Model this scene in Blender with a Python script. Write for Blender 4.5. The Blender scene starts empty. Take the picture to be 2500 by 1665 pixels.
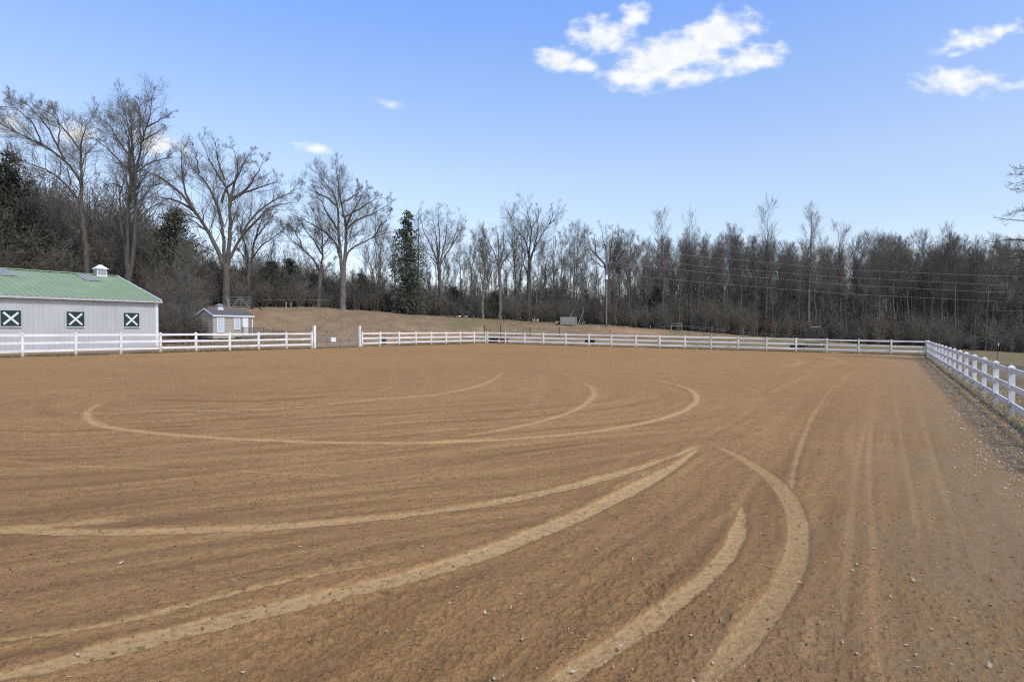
import bpy, math, random
import numpy as np
from mathutils import Vector, Matrix

random.seed(7)
RNG = np.random.default_rng(7)
scene = bpy.context.scene
C = scene.collection
R = math.radians

# ------------------------------------------------------------------ camera
F, HOR, CX, CAMH = 1450.0, 805.0, 1250.0, 2.28      # focal length and horizon in photo pixels, eye height in metres
cam_d = bpy.data.cameras.new('camera'); cam = bpy.data.objects.new('camera', cam_d); C.objects.link(cam)
cam_d.sensor_width = 36; cam_d.lens = 36 * F / 2500
cam_d.clip_start = 0.1; cam_d.clip_end = 3000
cam.location = (0, 0, CAMH)
cam.rotation_euler = (R(90) - math.atan((832.5 - HOR) / F), 0, 0)
scene.camera = cam
scene.cycles.use_denoising = False; scene.cycles.filter_width = 1.15

# ------------------------------------------------------------------ light and exposure
SUN_EL, SUN_AZ = 50.0, 140.0            # degrees; azimuth from +Y (straight ahead) towards +X
scene.view_settings.view_transform = 'Standard'; scene.view_settings.look = 'None'
scene.view_settings.gamma = 1; scene.view_settings.use_curve_mapping = False
scene.view_settings.exposure = 1.0
sun_d = bpy.data.lights.new('sun', 'SUN'); sun_d.energy = 1.5; sun_d.angle = R(12); sun_d.color = (1.0, 0.93, 0.83)
sun = bpy.data.objects.new('sun', sun_d); C.objects.link(sun)
sv = Vector((math.sin(R(SUN_AZ)) * math.cos(R(SUN_EL)), math.cos(R(SUN_AZ)) * math.cos(R(SUN_EL)), math.sin(R(SUN_EL))))
sun.rotation_euler = sv.to_track_quat('Z', 'Y').to_euler(); sun.location = (0, 0, 60)

world = bpy.data.worlds.new('World'); scene.world = world; world.use_nodes = True
wt = world.node_tree; wt.nodes.clear()
def W(t, **k):
    n = wt.nodes.new(t)
    for a, v in k.items(): setattr(n, a, v)
    return n
def wl(a, b): wt.links.new(a, b)
def wmath(op, a, b=None, c=None, clamp=False):
    n = W('ShaderNodeMath', operation=op, use_clamp=clamp)
    for i, v in enumerate((a, b, c)):
        if v is None: continue
        if isinstance(v, (int, float)): n.inputs[i].default_value = v
        else: wl(v, n.inputs[i])
    return n.outputs[0]
out = W('ShaderNodeOutputWorld'); bg = W('ShaderNodeBackground'); wl(bg.outputs[0], out.inputs[0])
bg.inputs[1].default_value = 0.108
sky = W('ShaderNodeTexSky', sky_type='NISHITA', sun_disc=False)
sky.sun_elevation = R(SUN_EL); sky.sun_rotation = R(SUN_AZ); sky.altitude = 200; sky.air_density = 1.0; sky.dust_density = 0.6; sky.ozone_density = 1.6
tc = W('ShaderNodeTexCoord'); sep = W('ShaderNodeSeparateXYZ'); wl(tc.outputs['Generated'], sep.inputs[0])
yy = wmath('MAXIMUM', sep.outputs[1], 0.001)
u = wmath('DIVIDE', sep.outputs[0], yy); v = wmath('DIVIDE', sep.outputs[2], yy)
cmb = W('ShaderNodeCombineXYZ'); wl(u, cmb.inputs[0]); wl(v, cmb.inputs[1])
nz = W('ShaderNodeTexNoise'); nz.inputs['Scale'].default_value = 11; nz.inputs['Detail'].default_value = 9; nz.inputs['Roughness'].default_value = 0.62
sc_ = W('ShaderNodeVectorMath', operation='MULTIPLY'); sc_.inputs[1].default_value = (1, 1.5, 1); wl(cmb.outputs[0], sc_.inputs[0]); wl(sc_.outputs[0], nz.inputs['Vector'])
nz2 = W('ShaderNodeTexNoise'); nz2.inputs['Scale'].default_value = 34; nz2.inputs['Detail'].default_value = 7; wl(sc_.outputs[0], nz2.inputs['Vector'])
# cumulus clouds: (u, v) centre, radii, tilt, weight, as tangents of the viewing direction
def cl(x, y, rx, ry, tilt=0, w=1.0):
    return ((x * 1.062 - CX) / F, (HOR - y * 1.062) / F, rx * 1.062 / F, ry * 1.062 / F, tilt, w)
CL = [cl(1655, 78, 118, 56, 12), cl(1540, 132, 175, 66, 16), cl(1385, 95, 92, 52, -8), cl(1460, 45, 42, 40, 60, .72), cl(1440, 182, 105, 40, -8, .85),
      cl(1285, 143, 62, 38, 0), cl(1340, 155, 75, 26, -12, .8), cl(1570, 182, 100, 30, 0, .8), cl(1722, 145, 98, 40, 14, .95), cl(2205, 192, 112, 44, -6), cl(2285, 78, 66, 21, 8, .66),
      cl(2215, 100, 85, 30, 14, .72), cl(2195, 128, 40, 16, 20, .6), cl(2310, 205, 60, 18, 5, .6), cl(905, 246, 42, 11, -14, .34), cl(722, 344, 50, 16, -10, .6),
      cl(365, 325, 90, 40, -8, .8), cl(190, 310, 70, 34, 0, .72), cl(20, 285, 60, 36, 0, .75)]
acc = None
for (cu, cv, ru, rv, tilt, w) in CL:
    du = wmath('SUBTRACT', u, cu); dv = wmath('SUBTRACT', v, cv)
    ct, st = math.cos(R(tilt)), math.sin(R(tilt))
    a = wmath('DIVIDE', wmath('ADD', wmath('MULTIPLY', du, ct), wmath('MULTIPLY', dv, st)), ru)
    b = wmath('DIVIDE', wmath('SUBTRACT', wmath('MULTIPLY', dv, ct), wmath('MULTIPLY', du, st)), rv)
    d2 = wmath('ADD', wmath('MULTIPLY', a, a), wmath('MULTIPLY', b, b))
    m = wmath('MULTIPLY', wmath('SUBTRACT', 1.0, wmath('SQRT', d2)), w)
    acc = m if acc is None else wmath('SMOOTH_MAX', acc, m, 0.25)
nn = wmath('ADD', wmath('MULTIPLY', wmath('SUBTRACT', nz.outputs[0], 0.5), 1.5), wmath('MULTIPLY', wmath('SUBTRACT', nz2.outputs[0], 0.5), 1.1))
dens = wmath('ADD', acc, nn)
mr = W('ShaderNodeMapRange', interpolation_type='SMOOTHSTEP'); wl(dens, mr.inputs[0])
mr.inputs[1].default_value = -0.01; mr.inputs[2].default_value = 0.72; mr.inputs[3].default_value = 0; mr.inputs[4].default_value = 0.97
front = wmath('GREATER_THAN', sep.outputs[1], 0.05)
near = wmath('GREATER_THAN', acc, -1.3)
cmask = wmath('MULTIPLY', wmath('MULTIPLY', mr.outputs[0], front), near)
# overall sky tint by height: a clean blue overhead, paling to white at the horizon
el = wmath('MAXIMUM', sep.outputs[2], 0.0)
ramp = W('ShaderNodeValToRGB'); wl(el, ramp.inputs[0])
SKYR = [(0.0, (.90, .84, .92)), (0.16, (1.02, .89, .85)), (0.25, (1.18, 1.03, .97)), (0.38, (1.12, 1.11, 1.2)), (.48, (.98, 1.12, 1.42))]
while len(ramp.color_ramp.elements) < len(SKYR): ramp.color_ramp.elements.new(0.5)
for e, (p, c) in zip(ramp.color_ramp.elements, SKYR): e.position = p; e.color = (*c, 1)
mulc = W('ShaderNodeMix', data_type='RGBA', blend_type='MULTIPLY'); mulc.inputs[0].default_value = 1
wl(sky.outputs[0], mulc.inputs[6]); wl(ramp.outputs[0], mulc.inputs[7])
mixc = W('ShaderNodeMix', data_type='RGBA'); wl(cmask, mixc.inputs[0]); wl(mulc.outputs[2], mixc.inputs[6])
CLOUD_L = 4.6
cr = W('ShaderNodeMapRange'); wl(nz2.outputs[0], cr.inputs[0]); cr.inputs[1].default_value = .3; cr.inputs[2].default_value = .62
cmx = W('ShaderNodeMix', data_type='RGBA'); wl(cr.outputs[0], cmx.inputs[0]); cmx.inputs[6].default_value = (CLOUD_L * .83, CLOUD_L * .89, CLOUD_L * .98, 1); cmx.inputs[7].default_value = (CLOUD_L * 1.0, CLOUD_L * 1.02, CLOUD_L * 1.05, 1)
wl(cmx.outputs[2], mixc.inputs[7])
wl(mixc.outputs[2], bg.inputs[0])

# ------------------------------------------------------------------ helpers
def fnoise(P, seed=0):
    """value noise on (n,2) or (n,3) points, -1..1"""
    P = np.asarray(P, float); dim = P.shape[1]
    i = np.floor(P).astype(np.int64); f = P - i; f = f * f * (3 - 2 * f)
    res = np.zeros(len(P))
    for c in range(2 ** dim):
        h = np.full(len(P), seed * 374761393 + 12345, np.int64); w = np.ones(len(P))
        for d in range(dim):
            o = (c >> d) & 1
            h = (h ^ ((i[:, d] + o) * (668265263, 2246822519, 3266489917)[d])) * 1274126177 & 0x7fffffff
            h ^= h >> 13
            w = w * (f[:, d] if o else 1 - f[:, d])
        h = (h * 1103515245 + 12345) & 0x7fffffff
        res += w * ((h >> 8) % 65536 / 32767.5 - 1)
    return res
def smooth(a, b, x):
    t = np.clip((x - a) / (b - a), 0, 1); return t * t * (3 - 2 * t)

def np_mesh(name, V, faces_list, smooth_sh=True, attrs=None):
    """faces_list: list of int arrays (n,3) or (n,4)"""
    me = bpy.data.meshes.new(name)
    V = np.ascontiguousarray(V, np.float32).reshape(-1, 3)
    me.vertices.add(len(V)); me.vertices.foreach_set('co', V.ravel())
    fl = [np.asarray(f, np.int32) for f in faces_list if len(f)]
    nl = sum(f.size for f in fl); nf = sum(len(f) for f in fl)
    me.loops.add(nl); me.polygons.add(nf)
    me.loops.foreach_set('vertex_index', np.concatenate([f.ravel() for f in fl]))
    tot = np.concatenate([np.full(len(f), f.shape[1], np.int32) for f in fl])
    st = np.concatenate([[0], np.cumsum(tot)[:-1]]).astype(np.int32)
    me.polygons.foreach_set('loop_start', st); me.polygons.foreach_set('loop_total', tot)
    me.polygons.foreach_set('use_smooth', np.full(nf, smooth_sh, bool))
    me.update(calc_edges=True)
    for k, a in (attrs or {}).items():
        at = me.attributes.new(k, 'FLOAT', 'POINT'); at.data.foreach_set('value', np.ascontiguousarray(a, np.float32))
    return me
def link(name, me, material=None, parent=None, loc=None):
    o = bpy.data.objects.new(name, me); C.objects.link(o)
    if material is not None and me is not None and not me.materials: me.materials.append(material)
    if parent is not None: o.parent = parent
    if loc is not None: o.location = loc
    return o
def empty(name, loc=(0, 0, 0), rz=0):
    o = bpy.data.objects.new(name, None); C.objects.link(o); o.location = loc; o.rotation_euler = (0, 0, rz); o.empty_display_size = .3
    return o
def tag(o, label=None, cat=None, group=None, kind=None):
    if label: o['label'] = label
    if cat: o['category'] = cat
    if group: o['group'] = group
    if kind: o['kind'] = kind
    return o

class MB:
    """collects boxes, bars, tubes, polygons into one mesh"""
    def __init__(s): s.v = []; s.f = []
    def add(s, vs, fs):
        o = len(s.v); s.v += [tuple(p) for p in vs]; s.f += [tuple(i + o for i in f) for f in fs]
    def box(s, x0, x1, y0, y1, z0, z1):
        s.add([(x0, y0, z0), (x1, y0, z0), (x1, y1, z0), (x0, y1, z0), (x0, y0, z1), (x1, y0, z1), (x1, y1, z1), (x0, y1, z1)],
              [(3, 2, 1, 0), (4, 5, 6, 7), (0, 1, 5, 4), (1, 2, 6, 5), (2, 3, 7, 6), (3, 0, 4, 7)]); return s
    def bar(s, a, b, w, h, up=(0, 0, 1)):
        a, b = Vector(a), Vector(b); d = (b - a).normalized(); up = Vector(up)
        x = d.cross(up)
        if x.length < 1e-4: x = d.cross(Vector((1, 0, 0)))
        x.normalize(); z = x.cross(d).normalized()
        p = []
        for q in (a, b):
            for sx, sz in ((-1, -1), (1, -1), (1, 1), (-1, 1)): p.append(q + x * (w / 2 * sx) + z * (h / 2 * sz))
        s.add(p, [(0, 1, 2, 3), (7, 6, 5, 4), (0, 4, 5, 1), (1, 5, 6, 2), (2, 6, 7, 3), (3, 7, 4, 0)]); return s
    def tube(s, pts, r, n=6, cap=True):
        pts = [Vector(p) for p in pts]; rr = r if isinstance(r, (list, tuple)) else [r] * len(pts)
        rings = []
        for i, p in enumerate(pts):
            t = (pts[min(i + 1, len(pts) - 1)] - pts[max(i - 1, 0)]).normalized()
            x = t.cross(Vector((0.13, 0.97, 0.21)));
            if x.length < 1e-3: x = t.cross(Vector((1, 0, 0)))
            x.normalize(); y = t.cross(x)
            rings.append([p + x * (rr[i] * math.cos(2 * math.pi * k / n)) + y * (rr[i] * math.sin(2 * math.pi * k / n)) for k in range(n)])
        vs = [q for ring in rings for q in ring]; fs = []
        for i in range(len(pts) - 1):
            for k in range(n):
                a = i * n + k; b = i * n + (k + 1) % n; fs.append((a, b, b + n, a + n))
        if cap: fs += [tuple(range(n))[::-1], tuple(range((len(pts) - 1) * n, len(pts) * n))]
        s.add(vs, fs); return s
    def build(s, name, m, parent=None, loc=None, bevel=0, smooth_sh=False):
        me = bpy.data.meshes.new(name); me.from_pydata(s.v, [], s.f); me.update()
        if smooth_sh:
            me.polygons.foreach_set('use_smooth', [True] * len(me.polygons))
        o = link(name, me, m, parent, loc)
        if bevel:
            b = o.modifiers.new('bevel', 'BEVEL'); b.width = bevel; b.segments = 1; b.limit_method = 'ANGLE'
        return o

# ------------------------------------------------------------------ materials
def mat(name, c1, c2=None, scale=3.0, detail=6, rough=0.85, bump=0.0, bscale=None, spec=0.3, stretch=None, metal=0.0, dirt=None, rnd=0.0, lo=.35, hi=.68, transl=0.0):
    m = bpy.data.materials.new(name); m.use_nodes = True; t = m.node_tree; b = t.nodes['Principled BSDF']
    b.inputs['Roughness'].default_value = rough; b.inputs['Specular IOR Level'].default_value = spec; b.inputs['Metallic'].default_value = metal
    if c2 is None: b.inputs['Base Color'].default_value = (*c1, 1); col = None
    tcn = t.nodes.new('ShaderNodeTexCoord'); src = tcn.outputs['Object']
    if stretch:
        mp = t.nodes.new('ShaderNodeMapping'); mp.inputs['Scale'].default_value = stretch; t.links.new(src, mp.inputs[0]); src = mp.outputs[0]
    if rnd:
        oi = t.nodes.new('ShaderNodeObjectInfo')
        av = t.nodes.new('ShaderNodeVectorMath'); av.operation = 'ADD'; t.links.new(src, av.inputs[0])
        sv_ = t.nodes.new('ShaderNodeVectorMath'); sv_.operation = 'SCALE'; sv_.inputs['Scale'].default_value = 37.0
        cc = t.nodes.new('ShaderNodeCombineXYZ')
        for i in range(3): t.links.new(oi.outputs['Random'], cc.inputs[i])
        t.links.new(cc.outputs[0], sv_.inputs[0]); t.links.new(sv_.outputs[0], av.inputs[1]); src = av.outputs[0]
    n = t.nodes.new('ShaderNodeTexNoise'); n.inputs['Scale'].default_value = scale; n.inputs['Detail'].default_value = detail; n.inputs['Roughness'].default_value = .65
    t.links.new(src, n.inputs['Vector'])
    if c2 is not None:
        r_ = t.nodes.new('ShaderNodeMapRange'); r_.inputs[1].default_value = lo; r_.inputs[2].default_value = hi; t.links.new(n.outputs[0], r_.inputs[0])
        mx = t.nodes.new('ShaderNodeMix'); mx.data_type = 'RGBA'; mx.inputs[6].default_value = (*c1, 1); mx.inputs[7].default_value = (*c2, 1)
        t.links.new(r_.outputs[0], mx.inputs[0]); col = mx.outputs[2]
        if dirt:
            n3 = t.nodes.new('ShaderNodeTexNoise'); n3.inputs['Scale'].default_value = dirt[1]; n3.inputs['Detail'].default_value = 8; t.links.new(src, n3.inputs['Vector'])
            r3 = t.nodes.new('ShaderNodeMapRange'); r3.inputs[1].default_value = dirt[2]; r3.inputs[2].default_value = dirt[3]; r3.inputs[4].default_value = dirt[4]; t.links.new(n3.outputs[0], r3.inputs[0])
            m3 = t.nodes.new('ShaderNodeMix'); m3.data_type = 'RGBA'; m3.inputs[7].default_value = (*dirt[0], 1); t.links.new(r3.outputs[0], m3.inputs[0]); t.links.new(col, m3.inputs[6]); col = m3.outputs[2]
        if rnd:
            hs = t.nodes.new('ShaderNodeHueSaturation'); rr = t.nodes.new('ShaderNodeMapRange'); rr.inputs[3].default_value = 1 - rnd; rr.inputs[4].default_value = 1 + rnd
            t.links.new(oi.outputs['Random'], rr.inputs[0]); t.links.new(rr.outputs[0], hs.inputs['Value']); t.links.new(col, hs.inputs['Color']); col = hs.outputs[0]
        t.links.new(col, b.inputs['Base Color'])
    if bump:
        nb = t.nodes.new('ShaderNodeTexNoise'); nb.inputs['Scale'].default_value = bscale or scale * 4; nb.inputs['Detail'].default_value = 5; t.links.new(src, nb.inputs['Vector'])
        bp = t.nodes.new('ShaderNodeBump'); bp.inputs['Strength'].default_value = bump; bp.inputs['Distance'].default_value = .03; t.links.new(nb.outputs[0], bp.inputs['Height']); t.links.new(bp.outputs[0], b.inputs['Normal'])
    return m
M = {}
M['vinyl'] = mat('white vinyl', (.80, .775, .725), (.70, .675, .63), 2.5, rough=.45, dirt=((.40, .36, .29), 1.8, .50, .76, .65), rnd=.03)
M['vinyl_grimy'] = mat('grimy white vinyl', (.66, .66, .62), (.48, .48, .43), 3, rough=.6, dirt=((.22, .22, .18), 2.2, .5, .72, .75), rnd=.06)
M['bark'] = mat('bark', (.070, .060, .049), (.130, .112, .090), 2.2, rough=.95, stretch=(2.5, 2.5, .5), rnd=.32, bump=.5, bscale=9)
M['bark_pale'] = mat('pale grey bark', (.105, .09, .075), (.17, .15, .125), 2.2, rough=.95, stretch=(2.5, 2.5, .5), rnd=.15, bump=.5, bscale=9)
M['twig'] = mat('twigs', (.145, .125, .093), (.225, .198, .148), .5, rough=.9, rnd=.15)
M['twig_brown'] = mat('brown twigs', (.122, .110, .085), (.195, .178, .14), .5, rough=.9, rnd=.2)
M['cedar'] = mat('evergreen foliage', (.042, .050, .030), (.10, .112, .066), .9, rough=.8, rnd=.2)
M['russet'] = mat('dead russet leaves', (.22, .11, .055), (.33, .18, .09), 3, rough=.9)
M['barn_wall'] = mat('painted ribbed steel', (.48, .48, .46), (.425, .425, .405), .7, rough=.5, dirt=((.33, .31, .26), .9, .60, .82, .5), stretch=(1, 1, .35))
M['barn_roof'] = mat('green steel roofing', (.225, .295, .145), (.265, .33, .18), .35, rough=.42, dirt=((.36, .42, .36), .5, .5, .8, .4))
M['skylight'] = mat('greyed translucent roof sheet', (.31, .315, .30), (.24, .245, .235), 1.5, rough=.8)
M['white_trim'] = mat('white trim', (.74, .745, .735), (.64, .645, .64), 2, rough=.45)
M['grey_trim'] = mat('weathered grey trim', (.47, .47, .46), (.37, .37, .36), 2, rough=.5)
M['shutter'] = mat('dark green paint', (.015, .042, .031), (.022, .054, .040), 4, rough=.5)
M['siding'] = mat('taupe vinyl siding', (.42, .36, .275), (.375, .325, .245), 1.5, rough=.55)
M['shingle'] = mat('grey asphalt shingle', (.095, .09, .085), (.145, .138, .13), 9, rough=.9, bump=.4, bscale=25)
M['glass'] = mat('window glass with pale curtain', (.42, .47, .54), (.56, .60, .66), 2.5, rough=.12, spec=.6, stretch=(5, 5, .4))
M['wood'] = mat('weathered deck wood', (.16, .13, .10), (.24, .20, .16), 5, rough=.9, stretch=(1, 1, 4), rnd=.15)
M['old_wood'] = mat('grey old wood', (.20, .18, .16), (.31, .285, .255), 4, rough=.95, stretch=(6, 1, 1), bump=.4)
M['dark_wood'] = mat('dark creosoted wood', (.025, .022, .02), (.05, .045, .04), 4, rough=.9)
M['steel'] = mat('galvanised steel', (.36, .35, .32), (.27, .26, .24), 5, rough=.5, metal=.3)
M['green_steel'] = mat('grey green gate paint', (.17, .21, .21), (.23, .27, .27), 5, rough=.5)
M['rust'] = mat('rusty steel post', (.055, .042, .034), (.10, .07, .05), 6, rough=.9)
M['black'] = mat('black rubber', (.018, .019, .02), (.035, .036, .038), 5, rough=.6)
M['blue_plastic'] = mat('dark blue plastic', (.022, .035, .06), (.035, .05, .08), 5, rough=.5)
M['block'] = mat('concrete block', (.30, .29, .27), (.38, .37, .34), 6, rough=.95, bump=.4)
M['white'] = mat('white plastic', (.75, .77, .76), (.68, .70, .69), 4, rough=.5)
M['wire'] = mat('aluminium cable', (.36, .355, .34), (.30, .30, .29), 1, rough=.5)
M['pole'] = mat('pole wood', (.11, .105, .10), (.17, .165, .16), 2, rough=.9, stretch=(3, 3, .4))
M['pole_sleeve'] = mat('grey pole sleeve', (.20, .22, .23), (.16, .18, .19), 2, rough=.6)
M['pale_wood'] = mat('fresh cut wood', (.55, .40, .24), (.45, .32, .18), 8, rough=.9)
M['orange_steel'] = mat('faded orange steel', (.50, .30, .20), (.42, .24, .15), 8, rough=.7)
M['edge_grass'] = mat('dull edge grass', (.15, .12, .06), (.11, .095, .045), .8, rough=.9)
M['dry_grass'] = mat('dry grass blades', (.50, .38, .21), (.36, .28, .14), .8, rough=.9)
M['green_grass'] = mat('green weeds', (.11, .125, .045), (.17, .165, .065), 1.5, rough=.9)
M['chip'] = mat('pale leaf and bark litter', (.50, .40, .26), (.30, .22, .13), 6, rough=.9, lo=.4, hi=.62)
M['chip_pale'] = mat('pale dry leaves', (.66, .56, .40), (.44, .34, .22), 6, rough=.9, lo=.4, hi=.62)
M['clod'] = mat('dirt clods', (.24, .14, .066), (.15, .088, .042), 6, rough=1.0)

for key in ('vinyl', 'vinyl_grimy'):
    m_ = M[key].copy(); m_.name = 'splashed ' + m_.name; M[key + '_post'] = m_; t = m_.node_tree; b = t.nodes['Principled BSDF']; old = b.inputs['Base Color'].links[0].from_socket
    tcn = t.nodes.new('ShaderNodeTexCoord'); sp_ = t.nodes.new('ShaderNodeSeparateXYZ'); t.links.new(tcn.outputs['Object'], sp_.inputs[0])
    nn_ = t.nodes.new('ShaderNodeTexNoise'); nn_.inputs['Scale'].default_value = 9; nn_.inputs['Detail'].default_value = 6; t.links.new(tcn.outputs['Object'], nn_.inputs['Vector'])
    ad = t.nodes.new('ShaderNodeMath'); ad.operation = 'MULTIPLY_ADD'; t.links.new(nn_.outputs[0], ad.inputs[0]); ad.inputs[1].default_value = -.9; t.links.new(sp_.outputs[2], ad.inputs[2])
    rg_ = t.nodes.new('ShaderNodeMapRange'); t.links.new(ad.outputs[0], rg_.inputs[0]); rg_.inputs[1].default_value = -.38; rg_.inputs[2].default_value = -.05; rg_.inputs[3].default_value = .75; rg_.inputs[4].default_value = 0
    mx = t.nodes.new('ShaderNodeMix'); mx.data_type = 'RGBA'; mx.inputs[7].default_value = (.30, .21, .12, 1); t.links.new(rg_.outputs[0], mx.inputs[0]); t.links.new(old, mx.inputs[6]); t.links.new(mx.outputs[2], b.inputs['Base Color'])

# ------------------------------------------------------------------ site plan (metres; camera at 0,0 looking along +Y)
LA, LB = np.array([-27.4, 33.2]), np.array([-4.0, 67.3])            # left fence line
FB = np.array([36.9, 52.9])                                         # far right corner
RN = np.array([13.2, 15.66])                                        # last right-hand post in view
FA = np.array([-3.4, 67.6])
e_r = (FB - RN) / np.linalg.norm(FB - RN); n_r = np.array([-e_r[1], e_r[0]])
e_l = (LB - LA) / np.linalg.norm(LB - LA); n_l = np.array([e_l[1], -e_l[0]])     # pointing into the arena
e_f = (FB - FA) / np.linalg.norm(FB - FA); n_f = np.array([e_f[1], -e_f[0]])
KS = 0.0175
def s_right(X, Y): return (X - RN[0]) * n_r[0] + (Y - RN[1]) * n_r[1]
def s_left(X, Y): return (X - LA[0]) * n_l[0] + (Y - LA[1]) * n_l[1]
def s_far(X, Y): return (X - FA[0]) * n_f[0] + (Y - FA[1]) * n_f[1]
def z_arena(X, Y): return KS * np.clip(s_right(X, Y), -60, 44)
def isect(p, d, a):
    """depth where the ray X = a*Y meets the line p + t d"""
    den = d[0] - a * d[1]
    t = (a * p[1] - p[0]) / np.where(np.abs(den) < 1e-6, 1e-6, den)
    return p[1] + t * d[1]
_pa = np.linspace(-2.2, 1.5, 800)
_df = np.where(_pa < LB[0] / LB[1], isect(LA, e_l, _pa), np.where(_pa < FB[0] / FB[1], isect(FA, e_f, _pa), isect(RN, e_r, _pa)))
_df = np.clip(_df, 2.0, 80)
CREST = [(-1400, 50, 742), (-400, 60, 740), (0, 66, 738), (390, 70, 741), (640, 74, 749), (760, 78, 751), (880, 82, 758), (1000, 86, 769), (1100, 88, 774), (1250, 88, 783),
         (1480, 88, 795), (1680, 90, 809), (1800, 92, 818), (1900, 94, 825), (2060, 98, 837), (2260, 102, 849), (2400, 104, 857), (2500, 106, 862), (3400, 106, 870)]
_cx = np.array([c[0] for c in CREST], float); _cd = np.array([c[1] for c in CREST], float); _cz = CAMH - (np.array([c[2] for c in CREST], float) - HOR) / F * _cd
def crest_d(a): return np.interp(CX + F * np.asarray(a, float), _cx, _cd)
def ground_z(X, Y):
    X = np.atleast_1d(np.asarray(X, float)); Y = np.atleast_1d(np.asarray(Y, float))
    za = z_arena(X, Y)
    Ys = np.maximum(Y, 2.0); a = np.clip(X / Ys, -2.1, 1.45); px = CX + F * a
    df = np.interp(a, _pa, _df); dc = np.interp(px, _cx, _cd); zc = np.interp(px, _cx, _cz)
    zf = z_arena(a * df, df)
    t = (Ys - df - 0.6) / np.maximum(dc - df, 4)
    lf = .36 - .22 * smooth(980, 660, px); shelf = smooth(1000, 640, px) * 0.48 + 0.12
    lin = np.clip(t, 0, 1) * lf
    p = np.where(t < 0, 0, lin * smooth(0, .2, t) + (1 - lf * np.clip(t, 0, 1)) * smooth(shelf, .97, t))
    zz = zf + (zc - zf) * p + np.clip(t - 1, 0, 3) * 0.3
    bumps = smooth(.05, .4, t) * 0.10 * (fnoise(np.stack([X * .33, Y * .33], 1), 5) + .5 * fnoise(np.stack([X * 1.1, Y * 1.1], 1), 6))
    return np.where((t <= 0) | (Y < 2.0), za, zz + bumps)
def gz(x, y): return float(ground_z(x, y)[0])
def P(px, py, d):
    """point seen at photo pixel (px,py) at depth d"""
    return Vector(((px - CX) / F * d, d, CAMH - (py - HOR) / F * d))
def Gp(px, d):
    x = (px - CX) / F * d; return Vector((x, d, gz(x, d)))
def pix2arena(px, py):
    a = (np.asarray(px, float) - CX) / F
    s0 = -(RN @ n_r)
    d = (CAMH - KS * s0) / ((np.asarray(py, float) - HOR) / F + KS * (n_r[1] + a * n_r[0]))
    return np.stack([a * d, d], -1)

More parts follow.
